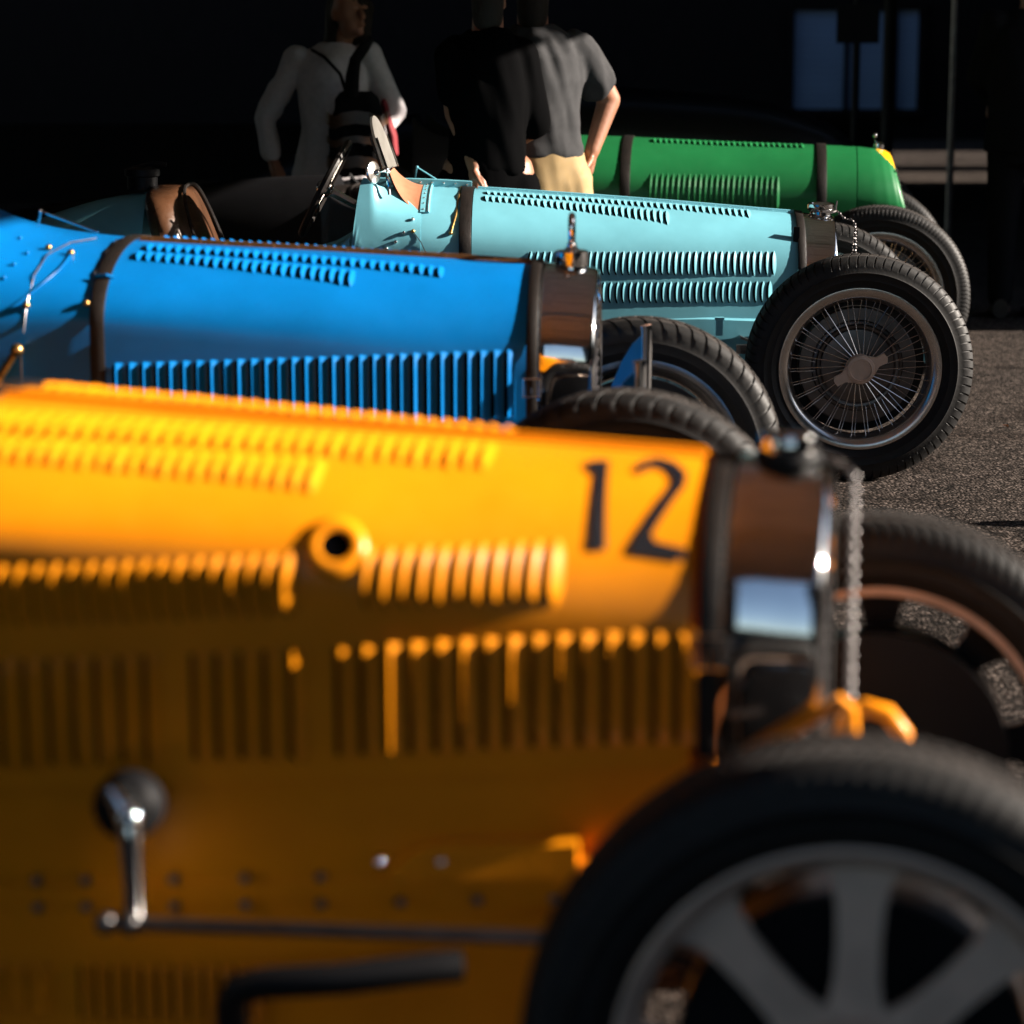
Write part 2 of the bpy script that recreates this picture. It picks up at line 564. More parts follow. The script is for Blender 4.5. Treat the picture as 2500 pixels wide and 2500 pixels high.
def radiator(B, xf, xr, z_low, parent, mt='nickel', slope=0.0):
    zc = 0.6
    m = MB()
    sh = lambda ring: [Vector((p.x + slope * (B.zt(xr) - p.z), p.y, p.z)) for p in ring]
    rows = []
    L = xf - xr
    for x, o, sc in ((xr, .000, 1), (xr + .004, .0022, 1), (xr + L * .3, .0026, 1), (xr + L * .6, .0026, 1), (xf - .014, .002, 1), (xf - .006, .0005, 1), (xf, -.004, 1),
                     (xf + .001, -.009, 1), (xf - .002, -.014, 1), (xf - .012, -.016, 1)):
        rows.append(sh(rad_section(B, min(x, xf), o, z_low, sc)))
        if x > xf:
            rows[-1] = [Vector((p.x + x - xf, p.y, p.z)) for p in rows[-1]]
    m.grid(rows, closed_u=True, flip=True)
    shell = m.build('radiator_shell', mt, parent, smooth=50)
    m = MB()
    ring = sh([Vector((p.x - .010, p.y, p.z)) for p in rad_section(B, xf, -.015, z_low)])
    m.add(ring, [tuple(range(len(ring)))])
    # cooling tube grid standing a little proud of the core
    zs = np.arange(z_low + .03, B.zt(xf) - .03, .022)
    for z in zs:
        ww = 0.17 if z < B.zt(xf) - B.b(xf) else 0.15 * math.sqrt(max(0.05, 1 - ((z - (B.zt(xf) - B.b(xf))) / B.b(xf)) ** 2))
        m.box((xf - .008 + slope * (B.zt(xr) - z), 0, z), (.005, ww * 2, .004))
    core = m.build('radiator_core', 'steel', parent, smooth=0)
    return shell

# ------------------------------------------------------------------ wheels (axle along y, outer face towards -y)
R_T, R_RIM = 0.35, 0.243
def tyre_mesh(name, blocks, depth, slant, half=0.062, gap=0.2):
    prof = []   # (radius, y, weight of the groove)
    prof += [(R_RIM - .004, -half * .62, 0), (R_RIM + .010, -half * .80, 0), (R_RIM + .026, -half * .955, 0), (R_RIM + .029, -half * 1.0, 0), (R_RIM + .033, -half * .99, 0), (R_RIM + .050, -half * 1.04, 0), (R_RIM + .053, -half * 1.08, 0), (R_RIM + .057, -half * 1.04, 0),
             (R_RIM + .070, -half * 1.02, .0), (R_RIM + .084, -half * .97, .75), (R_RIM + .095, -half * .86, 1), (R_T - .0045, -half * .70, 1),
             (R_T - .002, -half * .46, 1), (R_T - .0015, -half * .36, 1), (R_T - .009, -half * .34, 0), (R_T - .009, -half * .26, 0), (R_T - .0008, -half * .24, 1), (R_T, -half * .06, 1),
             (R_T - .009, -half * .04, 0)]
    prof = prof + [(r, -y, g) for r, y, g in reversed(prof)]
    P = 2 * math.pi / blocks
    rows = []
    for k in range(blocks):
        for f, d in ((0, 0), (0.28, 0), (1 - gap - .04, 0), (1 - gap, 1), (0.98, 1)):
            row = []
            for r, y, g in prof:
                a = (k + f) * P + slant * abs(y)
                rr = r - depth * d * g
                row.append((rr * math.cos(a), y, rr * math.sin(a)))
            rows.append(row)
    m = MB()
    m.grid(rows, closed_v=True)
    o = m.build(name, ['rubber', 'tread'], None, smooth=40)
    me = o.data
    for p in me.polygons:          # dusty worn running surface
        if math.hypot(p.center.x, p.center.z) > R_T - .0056:
            p.material_index = 1
    bpy.data.objects.remove(o)
    return me

TYRE = {'bar': tyre_mesh('tyre', 78, .0075, 0.9, gap=.18),
        'block': tyre_mesh('tyre', 56, .006, 1.6, gap=.14),
        'fine': tyre_mesh('tyre', 110, .005, 1.5, gap=.30),
        'rib': tyre_mesh('tyre', 130, .003, 1.0, gap=.25)}

def spoke_mesh(kind):
    m = MB()
    if kind == 'outer':
        m.tube([(0.033, -0.030, 0), (R_RIM - .030, -0.014, 0.048)], .0013, 5)
    elif kind == 'inner':
        m.tube([(0.046, 0.045, 0), (R_RIM - .030, 0.004, -0.055)], .0013, 5)
    else:
        # flat cast spoke
        prof = [(.055, .040), (.075, .029), (.10, .0235), (.14, .0225), (.18, .0245), (.205, .030), (.220, .040), (.232, .054)]
        a = [Vector((r, -0.044 + .020 * (r / .23), w)) for r, w in prof] + [Vector((r, -0.044 + .020 * (r / .23), -w)) for r, w in reversed(prof)]
        b = [p + Vector((0, .012, 0)) for p in a]
        n = len(a)
        m.add(a + b, [tuple(range(n))] + [(i, i + n, (i + 1) % n + n, (i + 1) % n) for i in range(n)])
        m.add([p + Vector((0, .0125, 0)) for p in a], [tuple(range(n - 1, -1, -1))], 1)  # black spoke backs put shade on the inner side of the wheel
    o = m.build('spoke', ['alloy', 'black'] if kind == 'cast' else 'rim', None, smooth=40)
    me = o.data
    bpy.data.objects.remove(o)
    return me
SPOKE = {k: spoke_mesh(k) for k in ('outer', 'inner', 'cast')}

def make_wheel(kind, tyre, body_paint):
    """returns the hub/drum mesh object 'wheel' with its pieces as children"""
    m = MB()
    if kind == 'wire':
        m.revolve([(0, .055), (.05, .055), (.052, .045), (.040, .030), (.036, -.028), (.030, -.036), (0, -.036)], 32)
        # ribbed brake drum seen through the spokes
        m.revolve([(0, .022), (.060, .018), (.112, .026), (.118, .020), (.126, .019), (.130, .027), (.138, .029), (.142, .034), (.178, .036), (.182, .040), (.182, .085), (0, .085)], 64, mi=1)
        o = m.build('wheel', ['rim', 'drum'], None)
    else:
        m.revolve([(0, .06), (.05, .06), (.066, .02), (.066, -.036), (.058, -.048), (.045, -.05), (0, -.05)], 40)
        m.revolve([(.182, .0), (.186, .004), (.186, .085), (0, .085)], 64, mi=1)
        m.revolve([(0, .012), (.182, .0)], 64, mi=2)
        o = m.build('wheel', ['alloy', 'drum', 'black'], None)
    # back plate inside the drum; black ones widened as shade behind the spokes
    b = MB()
    rb = .188 if body_paint == 'yellow' else .212
    b.revolve([(0, .100), (.10, .100), (.155, .092), (rb, .088), (rb, .082), (0, .080)], 48)
    b.build('brake_back_plate', body_paint if body_paint == 'yellow' else 'black', o)
    rim = MB()
    if kind == 'wire':
        rim.revolve([(R_RIM - .016, .045), (R_RIM - .004, .050), (R_RIM + .008, .050), (R_RIM + .004, .040), (R_RIM - .030, .030), (R_RIM - .036, .010), (R_RIM - .036, -.012),
                     (R_RIM - .030, -.030), (R_RIM - .024, -.044), (R_RIM - .018, -.050), (R_RIM - .003, -.055), (R_RIM + .006, -.054), (R_RIM + .010, -.049), (R_RIM + .004, -.040)], 96)
    else:
        rim.revolve([(R_RIM - .006, .048), (R_RIM - .013, .030), (R_RIM - .019, 0), (R_RIM - .021, -.020)], 96, mi=1)  # inner barrel black as well, its shade put into the colour
        rim.revolve([(R_RIM - .006, .05), (R_RIM + .006, .05)], 96)
        rim.revolve([(R_RIM - .020, -.021), (R_RIM - .016, -.034), (R_RIM - .006, -.046),
                     (R_RIM + .002, -.050), (R_RIM + .007, -.047), (R_RIM + .004, -.040)], 96)
    rim.build('rim', ['rim', 'black'] if kind == 'wire' else ['alloy', 'black'], o)
    t = link_mesh('tyre', TYRE[tyre], o)
    t.rotation_euler = (0, random.uniform(0, 6), 0)
    if kind == 'wire':
        n = 30
        for i in range(n):
            for k in ('outer', 'inner'):
                s = link_mesh('spoke', SPOKE[k], o)
                s.rotation_euler = (0, 2 * math.pi * (i + (0 if k == 'outer' else .5)) / n, 0)
        e = MB()
        e.revolve([(.040, -.034), (.046, -.042), (.046, -.058), (.042, -.070), (.033, -.072), (.031, -.067), (0, -.067)], 36)
        for sg in (1, -1):
            rt = Matrix.Rotation(R(-22), 3, 'Y')
            a = [Vector((.034 * sg, -.066, .030 * sg)), Vector((.056 * sg, -.068, .018 * sg)), Vector((.084 * sg, -.071, .020 * sg)), Vector((.089 * sg, -.071, .004 * sg)), Vector((.083 * sg, -.071, -.010 * sg)), Vector((.056 * sg, -.068, -.012 * sg)), Vector((.034 * sg, -.066, -.030 * sg))]
            a = [rt @ p for p in a]
            q = [p + Vector((0, .016, 0)) for p in a]
            k = len(a)
            e.add(a + q, [tuple(range(k)), tuple(range(2 * k - 1, k - 1, -1))] + [(i, i + k, (i + 1) % k + k, (i + 1) % k) for i in range(k)])
        e.build('wheel_nut', 'alloy', o)
    else:
        for i in range(8):
            s = link_mesh('spoke', SPOKE['cast'], o)
            s.rotation_euler = (0, math.pi / 4 * i + R(.8), 0)
        e = MB()
        e.revolve([(.050, -.048), (.050, -.062), (.040, -.074), (.020, -.078), (0, -.078)], 8)
        e.build('wheel_nut', 'nickel', o)
    return o

def place_wheel(proto, parent, x, y, first):
    o = proto if first else copy_tree(proto, parent)
    o.parent = parent
    o.location = (x, y, 0.348)
    o.rotation_euler = (0, random.uniform(-.02, .02), math.pi if y > 0 else 0)
    if y < 0:
        for ch in o.children:
            if ch.name.startswith('brake_back_plate'):
                ch.material_slots[0].link = 'OBJECT'
                ch.material_slots[0].material = M['black']  # near plates blackened to cut their bounce light on the body
    return o

# ------------------------------------------------------------------ body shell pieces shared by the cars
def side_panel(B, x0, x1, z0f, z1f, parent, name, mt, inset=0.004, n=24):
    m = MB()
    for sd in (-1, 1):
        rings = []
        for i in range(n + 1):
            x = x0 + (x1 - x0) * i / n
            y = B.w(x) * .985 - inset
            zl, zh = z0f(x), z1f(x)
            rings.append([Vector((x, sd * y, zh)), Vector((x, sd * (y - .004), (zl * .4 + zh * .6))), Vector((x, sd * (y - .012), zl)), Vector((x, sd * (y - .035), zl)), Vector((x, sd * (y - .035), zh))])
        m.loft_closed(rings)
    return m.build(name, mt, parent, smooth=40)

def tail(B, x0, x1, zt0, zt1, w0, z_low, parent, mt):
    m = MB()
    rows = []
    n = 22
    for i in range(n + 1):
        t = i / n
        x = x0 + (x1 - x0) * t
        ww = w0 * max(0.02, (1 - t ** 2.0)) ** 0.8
        zt = zt0 + (zt1 - zt0) * t ** 1.6
        zl = z_low + (zt1 - .06 - z_low) * t ** 2.2
        ring = []
        for k in range(33):
            a = math.pi * k / 32
            ring.append(Vector((x, -ww * math.copysign(abs(math.cos(a)) ** (2 / 2.6), math.cos(a)), zl + (zt - zl) * abs(math.sin(a)) ** (2 / 2.2))))
        rows.append(ring)
    m.grid(rows, flip=False)
    m.add(rows[0], [tuple(range(33))])
    return m.build('tail', mt, parent, smooth=45)

def cockpit(B, xs, xe, zc, z_low, parent, mt):
    m = MB()
    for sd in (-1, 1):
        rings = []
        for i in range(15):
            t = i / 14
            x = xs + (xe - xs) * t
            y = B.w(xs) + .012 * math.sin(t * math.pi) - .006
            z = zc + .10 * (2 * t - 1) ** 4
            rings.append([Vector((x, sd * y, z_low)), Vector((x, sd * y, z - .02)), Vector((x, sd * (y - .004), z)), Vector((x, sd * (y - .018), z + .006)), Vector((x, sd * (y - .028), z - .004)), Vector((x, sd * (y - .028), z_low))])
        m.loft_closed(rings)
    m.box(((xs + xe) / 2, 0, z_low + .01), (abs(xe - xs), B.w(xs) * 1.9, .02))
    return m.build('cockpit_side', mt, parent, smooth=40)

def seat(x, zc, zt, parent, mt):
    m = MB()
    rows = []
    nu, nv = 30, 16
    for i in range(nv + 1):
        t = math.pi * (i / nv - .5)
        row = []
        for j in range(nu):
            a = 2 * math.pi * j / nu
            f = lambda c, e: math.copysign(abs(c) ** e, c)
            y = .315 * f(math.cos(t), .35) * f(math.cos(a), .45)
            dx = .075 * f(math.cos(t), .35) * f(math.sin(a), .8)
            z = (zt + zc) / 2 + (zt - zc) / 2 * f(math.sin(t), .55)
            dx += .02 * math.cos(y / .315 * math.pi * .9) * (1 if math.sin(a) > 0 else 0)
            row.append(Vector((x + dx - .35 * (z - zc), y, z - .04 * (y / .315) ** 2)))
        rows.append(row)
    m.grid(rows, closed_u=True)
    o = m.build('seat_back', mt, parent, smooth=60)
    p = MB()
    for sg in (1,):
        ring = []
        for k in range(25):
            a = math.pi * (k / 24)
            z = zc + .10 + (zt - zc - .10) * math.sin(a) ** .6 - .04 * math.cos(a) ** 2
            y = -.300 * math.copysign(abs(math.cos(a)) ** .6, math.cos(a))
            ring.append((x + .070 - .35 * (z - zc), y, z))
        p.tube(ring, .006, 6)
    p.build('piping', 'leather_strap', o)
    m = MB()
    m.sphere((x + .30, 0, zc + .02), (.26, .30, .07), 20, 10)
    m.build('seat_cushion', mt, parent)
    return o

def steering_wheel(x, y, z, parent):
    m = MB()
    ax = Vector((-.80, 0, .42)).normalized()
    rot = ax.to_track_quat('Z', 'Y').to_matrix()
    c = Vector((x, y, z))
    m.tube([c + rot @ Vector((.165 * math.cos(a), .165 * math.sin(a), 0)) for a in np.linspace(0, 2 * math.pi, 41)], .012, 8, caps=False)
    o = m.build('steering_wheel', 'leather_strap', parent)
    k = MB()
    for i in range(4):
        a = math.pi / 4 + i * math.pi / 2
        k.tube([c + rot @ Vector((.03 * math.cos(a), .03 * math.sin(a), 0)), c + rot @ Vector((.16 * math.cos(a), .16 * math.sin(a), 0))], [.010, .006], 6)
    k.sphere(c, .03, 12, 8)
    k.tube([c, c - ax * .55], .014, 8)
    k.build('wheel_spider', 'nickel', o)
    return o

def running_gear(parent, B, mt, xf=0.0, wheel_kind='wire', tyre='bar', spring_z=.40, rear=True, base=2.4):
    m = MB()
    m.tube([(0, -.57, .345), (0, -.42, .33), (-.005, -.25, .30), (-.005, .25, .30), (0, .42, .33), (0, .57, .345)], .021, 12)
    m.build('front_axle', 'nickel', parent)
    for sd in (-1, 1):
        m = MB()
        for k in range(4):
            hl = .34 - k * .065
            pts = [(xx, sd * .235, spring_z - .065 - .011 * k + .09 * (xx / .36) ** 2) for xx in np.linspace(-hl, hl, 11)]
            rings = [[Vector((p[0], p[1] - .022, p[2] - .004)), Vector((p[0], p[1] + .022, p[2] - .004)), Vector((p[0], p[1] + .022, p[2] + .004)), Vector((p[0], p[1] - .022, p[2] + .004))] for p in pts]
            m.loft_closed(rings)
        m.build('leaf_spring', 'steel', parent)
        # frame rail: sweeps up over the axle and curls down at the front
        pts, hs = [], []
        for i in range(90):
            x = -2.9 + i * (3.22 / 89)
            y = sd * (.20 + .12 * min(max((-.2 - x) / 1.2, 0), 1))
            z = spring_z + .045 + .045 * math.exp(-((x - .0) / .16) ** 2) - .16 * min(max((x - .10) / .22, 0), 1) ** 1.6
            hh = .045 - .030 * min(max((x + .45) / .3, 0), 1)
            pts.append((x, y, z)); hs.append(hh)
        m = MB()
        rings = [[Vector((p[0], p[1] - .016, p[2] - hh)), Vector((p[0], p[1] + .016, p[2] - hh)), Vector((p[0], p[1] + .018, p[2] + hh * .6)), Vector((p[0], p[1], p[2] + hh)), Vector((p[0], p[1] - .018, p[2] + hh * .6))] for p, hh in zip(pts, hs)]
        m.loft_closed(rings)
        m.build('frame_rail', mt, parent)
    if rear:
        m = MB()
        m.tube([(-base, -.57, .345), (-base, .57, .345)], .035, 12)
        m.sphere((-base, 0, .345), .13, 16, 10)
        m.build('rear_axle', 'steel', parent)
    proto = make_wheel(wheel_kind, tyre, mt)
    k = 0
    for x in (0, -base):
        for sd in (-1, 1):
            place_wheel(proto, parent, x, sd * .6, k == 0)
            k += 1

def hinge(B, x0, x1, parent, mt, rivets):
    m = MB()
    n = 30
    m.tube([(x0 + (x1 - x0) * i / n, 0, B.zt(x0 + (x1 - x0) * i / n) + .003) for i in range(n + 1)], .0055, 8)
    rings = []
    for i in range(n + 1):
        x = x0 + (x1 - x0) * i / n
        z = B.zt(x)
        rings.append([Vector((x, -.020, z - .0022)), Vector((x, -.018, z + .0022)), Vector((x, .018, z + .0022)), Vector((x, .020, z - .0022))])
    m.loft_closed(rings)
    for i in range(rivets):
        x = x0 + (x1 - x0) * (i + .5) / rivets
        m.sphere((x, -.013, B.zt(x) + .0025), (.003, .003, .002), 8, 4)
    return m.build('hood_hinge', mt, parent)

def body_common(parent, B, mt, x_hood_front, x_hood_rear, rail_low):
    m = MB()
    m.grid(skin_rows(B, x_hood_front, x_hood_rear, 40))
    hood = m.build('hood', mt, parent, smooth=60)
    return hood

def chain(pts, r, step, parent, mt='steel', name='cap_chain'):
    m = MB()
    pts = [Vector(p) for p in pts]
    k = 0
    for a, b in zip(pts[:-1], pts[1:]):
        n = max(1, int((b - a).length / step))
        for i in range(n):
            p = a + (b - a) * ((i + .5) / n)
            d = (b - a).normalized()
            rt = d.to_track_quat('Z', 'Y').to_matrix() @ Matrix.Rotation(math.pi / 2 * (k % 2), 3, 'Z')
            m.sphere(p, (r * 1.0, r * .55, step * .62), 8, 5, rot=rt)
            k += 1
    return m.build(name, mt, parent)

def digit(B, outline, parent, name='number'):
    pts = [Vector((x * 1.0, u, 0)) for x, u in outline]
    sc = [Vector((p.x, -p.y * .25, 0)) for p in pts]
    tris = tessellate_polygon([sc])
    m = MB()
    def sub(a, b, c, d):
        if d == 0:
            q = [B.off(p.x, p.y, -1, .0022) for p in (a, b, c)]
            n = (q[1] - q[0]).cross(q[2] - q[0])
            if n.dot(Vector((0, -1, .6))) < 0:
                q.reverse()
            m.add(q, [(0, 1, 2)])
            return
        ab, bc, ca = (a + b) / 2, (b + c) / 2, (c + a) / 2
        for t in ((a, ab, ca), (ab, b, bc), (ca, bc, c), (ab, bc, ca)):
            sub(*t, d - 1)
    for t in tris:
        sub(pts[t[0]], pts[t[1]], pts[t[2]], 3)
    return m.build(name, 'ink', parent, smooth=60)

def car_root(name, pos, yaw, label, group='racing cars parked side by side'):
    e = empty(name, (pos[0], pos[1], 0), R(-yaw))
    tag(e, label, 'racing car', group)
    return e

def thin_line(B, pts, r, parent, name, mt, lift=.004):
    m = MB()
    m.tube([B.off(x, u, -1, lift) for x, u in pts], r, 6)
    return m.build(name, mt, parent)

def aero_wire(parent, a, b, c, mt):
    m = MB()
    m.tube([a, b], .0035, 6); m.tube([b, c], .0028, 6); m.sphere(b, .005, 8, 6)
    return m.build('screen_stay', mt, parent)

# ================================================================== the place
gm = MB()
gm.add([(-300, -300, 0), (300, -300, 0), (300, 300, 0), (-300, 300, 0)], [(0, 1, 2, 3)])
ground = gm.build('ground', 'asphalt', None, smooth=0)
ground['kind'] = 'structure'

# ---- paddock shelter: board roof on posts, open towards the sun, timber wall behind the cars
ROOF_Z = 2.50
def roof_edge(y):
    return -3.05 + 0.12 * (y - 9.4) + (ROOF_Z / math.tan(SUN_EL))
shelter = empty('paddock_shelter', (-6.4, 5, 0))
tag(shelter, 'open-fronted timber paddock shelter roofing the row of racing cars', 'shelter')
def in_shelter(o):
    o.parent = shelter
    o.location = (6.4, -5, 0)
    return o
y0, y1 = 0.8, 13.2
nb = 26
for i in range(nb):
    a = y0 + (y1 - y0) * i / nb
    b = y0 + (y1 - y0) * (i + 1) / nb - .012
    m = MB()
    zz = ROOF_Z + .028 * (i % 2)
    vs = [(-6.4, a, zz), (roof_edge(a), a, zz), (roof_edge(b), b, zz), (-6.4, b, zz)]
    m.add(vs + [(x, y, z + .03) for x, y, z in vs], [(0, 3, 2, 1), (4, 5, 6, 7), (0, 1, 5, 4), (1, 2, 6, 5), (2, 3, 7, 6), (3, 0, 4, 7)])
    in_shelter(m.build('roof_board', 'timber', None, smooth=0))
m = MB()
vs = [(-6.6, y0 - .1, ROOF_Z + .09), (roof_edge(y0) - .01, y0 - .1, ROOF_Z + .09), (roof_edge(y1) - .01, y1 + .1, ROOF_Z + .09), (-6.6, y1 + .1, ROOF_Z + .09)]
m.add(vs + [(x, y, z + .05) for x, y, z in vs], [(0, 3, 2, 1), (4, 5, 6, 7), (0, 1, 5, 4), (1, 2, 6, 5), (2, 3, 7, 6), (3, 0, 4, 7)])
in_shelter(m.build('roof_covering', 'dark_timber', None, smooth=0))
for yy in (1.0, 4.45, 13.0):
    m = MB()
    x = roof_edge(yy) - .15
    m.box((x, yy, ROOF_Z / 2 - .002), (.11, .11, ROOF_Z - .004))
    in_shelter(m.build('post', 'dark_timber', None, smooth=0))
for yy in (1.0, 2.7, 4.45, 7.30, 10.2, 13.0):
    m = MB()
    x = roof_edge(yy) - .2
    m.box(((x - 6.3) / 2, yy, ROOF_Z - .068), (x + 6.3, .07, .13))
    in_shelter(m.build('roof_beam', 'timber', None, smooth=0))
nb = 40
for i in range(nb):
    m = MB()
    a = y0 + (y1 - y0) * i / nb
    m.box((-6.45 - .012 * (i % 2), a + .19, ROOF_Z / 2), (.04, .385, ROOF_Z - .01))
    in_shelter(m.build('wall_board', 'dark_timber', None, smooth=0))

# ---- unseen dark blocks added to shade the yard and cut sky light
def shade_block(yA, yB, x, h, label):
    r = empty('shade_building', (x, (yA + yB) / 2, 0))
    tag(r, label, 'building', 'unseen dark blocks added to shade the yard')
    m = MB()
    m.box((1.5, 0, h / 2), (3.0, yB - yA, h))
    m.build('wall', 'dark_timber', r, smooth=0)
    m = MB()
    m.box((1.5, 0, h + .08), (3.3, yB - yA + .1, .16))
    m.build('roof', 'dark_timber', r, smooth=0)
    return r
shade_block(11.55, 21.75, 6.2, 5.2, 'long unseen dark timber block added right of the yard to shade it beyond the cars')
shade_block(-14.0, 2.42, 6.2, 5.2, 'unseen dark timber block added right of the camera to shade the near ground')
shade_block(23.2, 24.1, 6.2, 5.2, 'narrow unseen dark timber block added between the two sun gaps right of the yard')
shade_block(26.6, 34.0, 6.2, 5.2, 'farthest unseen dark timber block added right of the yard for its shade')

def long_wall(name, p, size, label, cat):
    r = MB(); r.box((0, 0, size[2] / 2), size)
    o = r.build(name, 'dark_timber', None, smooth=0); o.location = p
    return tag(o, label, cat)
long_wall('low_sky_blocker', (-.4, -15, 0), (12.0, 3, 1.9), 'low dark block added behind the camera to cut sky light', 'building')  # low block added behind the camera, leaving only a band of sky
long_wall('sky_blocker', (-16.6, -14.5, 0), (20, 4, 14.0), 'tall dark hall added left of the low block behind the camera to cut sky light', 'building')  # added out of view to close off the sky on the left
long_wall('sky_blocker', (15.7, -14.5, 0), (20, 4, 14.0), 'tall dark hall added right of the low block behind the camera to cut sky light', 'building')  # added out of view to close off the sky on the right
long_wall('sky_block_wall', (30, 8, 0), (1, 60, 7.0), 'high dark wall added far to the right of the yard to cut sky light', 'wall')  # unseen wall added to hold back low sky light
long_wall('strip_cover_wall', (-6.1, 19.5, 0), (17.8, .3, .58), 'low dark wall added across the back of the yard to hide sunlit ground', 'wall')  # added to cover the lit ground strips left of the gap
bs = empty('shade_roof', (-3, 19.3, 0))  # overhead roof added to keep sky light off the back yard
tag(bs, 'unseen dark roof added over the back of the yard to shade it', 'shelter')
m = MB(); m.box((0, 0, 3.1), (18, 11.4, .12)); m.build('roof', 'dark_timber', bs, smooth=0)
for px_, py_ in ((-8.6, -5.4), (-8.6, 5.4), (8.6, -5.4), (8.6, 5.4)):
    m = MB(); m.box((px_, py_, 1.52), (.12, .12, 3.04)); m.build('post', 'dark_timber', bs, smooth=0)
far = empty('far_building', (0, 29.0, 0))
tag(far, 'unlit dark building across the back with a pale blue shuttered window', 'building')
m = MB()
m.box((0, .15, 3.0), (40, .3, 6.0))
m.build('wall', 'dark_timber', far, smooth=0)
win = MB()
for bx in ((3.13, .06), (3.75, .05), (4.24, .15), (4.58, .06)):
    win.box((bx[0], -.04, .88), (bx[1], .08, 1.16))
win.box((3.85, -.041, 1.48), (1.55, .082, .07)); win.box((3.85, -.041, .30), (1.6, .10, .06))
wo = win.build('window', 'dark_timber', far, smooth=0)
for k in range(14):
    z = .345 + k * .0785
    m = MB()
    m.box((3.855, -.012, z + .035), (1.46, .018, .074), rot=Matrix.Rotation(R(7), 3, 'X'))
    m.build('slat', 'panel_blue', wo, smooth=0)

def post_thing(name, x, y, r, h, label, cat, mt='black', sign=None):
    e = empty(name, (x, y, 0))
    tag(e, label, cat)
    m = MB()
    m.revolve([(r * 2.6, 0), (r * 2.6, .012), (r, .02), (r, h), (r * .6, h + .01), (0, h + .01)], 16, axis='z')
    m.build('pole', mt, e)
    if sign:
        m = MB()
        m.box((0, -r - .012, sign[0]), (sign[1], .02, sign[2]))
        m.build('sign_board', 'black', e, smooth=0)
    return e
post_thing('sign_post', 2.20, 16.5, .024, 1.56, 'slim pole with a square black sign board in front of the pale window', 'sign', sign=(1.345, .27, .245))
post_thing('yard_post', 2.70, 18.5, .045, 2.6, 'thick dark post standing before the right side of the pale window', 'post')
post_thing('marquee_pole', 2.60, 15.2, .022, 2.9, 'thin bluish metal pole rising by the two sunlit ground strips', 'pole', mt='steel')

# ================================================================== yellow racing car, number 12
BA, BB, BL, BG = BODIES['A'], BODIES['B'], BODIES['L'], BODIES['G']
SCUTTLE_B = Body([-1.0, -1.12, -1.25, -1.36, -1.45, -1.56], [.342, .360, .376, .388, .396, .403],
                 [.924, .930, .942, .964, 1.00, 1.065], [.150, .148, .160, .185, .222, .285], [.505, .49], n=2.05)
Y = car_root('racing_car', (0.453, 3.08), 9.4, 'yellow vintage racing car with black number 12 on its hood')
hood = body_common(Y, BA, 'yellow', -.212, -1.13, .40)
louver_row(BA, [(-1.118, .16), (-1.092, .335), (-.477, .112), (-.4678, .328)], 32, 'round', .0065, .62, hood, 'yellow')
louver_row(BA, [(-1.118, .16), (-1.092, .335), (-.477, .112), (-.4678, .328)], 32, 'round', .0065, .62, hood, 'yellow', side=1)
louver_row(BA, [(-1.105, .358), (-1.085, .497), (-.6688, .333), (-.6592, .541)], 23, 'round', .0065, .62, hood, 'yellow')
louver_row(BA, [(-1.085, 1.07), (-1.085, 1.32), (-.6758, .851), (-.6681, 1.173)], 21, 'round', .0085, .80, hood, 'yellow', slot=.16)
louver_row(BA, [(-.5805, .789), (-.5781, 1.09), (-.3737, .649), (-.3641, .917)], 11, 'round', .0080, .80, hood, 'yellow', slot=.16)
louver_row(BA, [(-1.085, 1.45), (-1.085, 1.91), (-.2142, .929), (-.2123, 1.80)], 32, 'box', .0075, .62, hood, 'yellow', skip=(10, 16), slot=.27)
hinge(BA, -.215, -1.125, hood, 'yellow', 0)
digit(BA, [(-0.355, 0.228), (-0.3439, 0.195), (-0.3266, 0.189), (-0.3139, 0.669), (-0.3341, 0.674), (-0.3391, 0.301), (-0.3508, 0.268)], hood)
digit(BA, [(-0.2956, 0.247), (-0.2858, 0.168), (-0.2694, 0.123), (-0.2475, 0.153), (-0.2303, 0.24), (-0.2303, 0.325), (-0.2625, 0.578), (-0.2577, 0.606), (-0.2206, 0.623), (-0.2222, 0.675), (-0.2867, 0.67), (-0.2856, 0.627), (-0.247, 0.333), (-0.2462, 0.281), (-0.2564, 0.23), (-0.2711, 0.214), (-0.2858, 0.272)], hood)
# relief port
m = MB()
n_ = BA.nrm(-.6228, .798); p_ = BA.pt(-.6228, .798)
rt = n_.to_track_quat('Z', 'Y').to_matrix()
def ring_at(p, rt, prof, n=32, mi=0, mb=None):
    rows = []
    for i in range(n):
        a = 2 * math.pi * i / n
        rows.append([p + rt @ Vector((r * math.cos(a), r * math.sin(a), h)) for r, h in prof])
    mb.grid(rows, closed_v=True, mi=mi)
ring_at(p_, rt, [(.041, -.008), (.036, .002), (.030, .0055), (.023, .0065), (.0195, .005), (.0185, .001)], mb=m)
ring_at(p_, rt, [(.0188, .003), (.012, .0015), (.0, .0015)], mi=1, mb=m)  # black disc painted as the shaded inside of the hole
m.build('relief_port', ['yellow', 'slot'], hood)
m = MB(); m.grid(skin_rows(SCUTTLE_A, -1.135, -1.56, 22)); m.build('scuttle', 'yellow', Y, smooth=60)
side_panel(BA, -.215, -1.60, lambda x: .40 - .02 * (-x), lambda x: BA.zbf(x) + .012, Y, 'lower_side', 'yellow', inset=.007)
under = side_panel(BA, -.30, -1.60, lambda x: .17, lambda x: .408 - .02 * (-x), Y, 'undertray', 'yellow', inset=.016)
class Flat:
    def pt(s, x, u, side=-1): return Vector((x, side * (BA.w(x) * .985 - .016), .29 - u * .1))
    def nrm(s, x, u, side=-1): return Vector((.14, side, 0)).normalized()
louver_row(Flat(), [(-1.04, .0), (-1.04, .7), (-.985, .0), (-.985, .7)], 3, 'box', .008, .6, under, 'yellow')
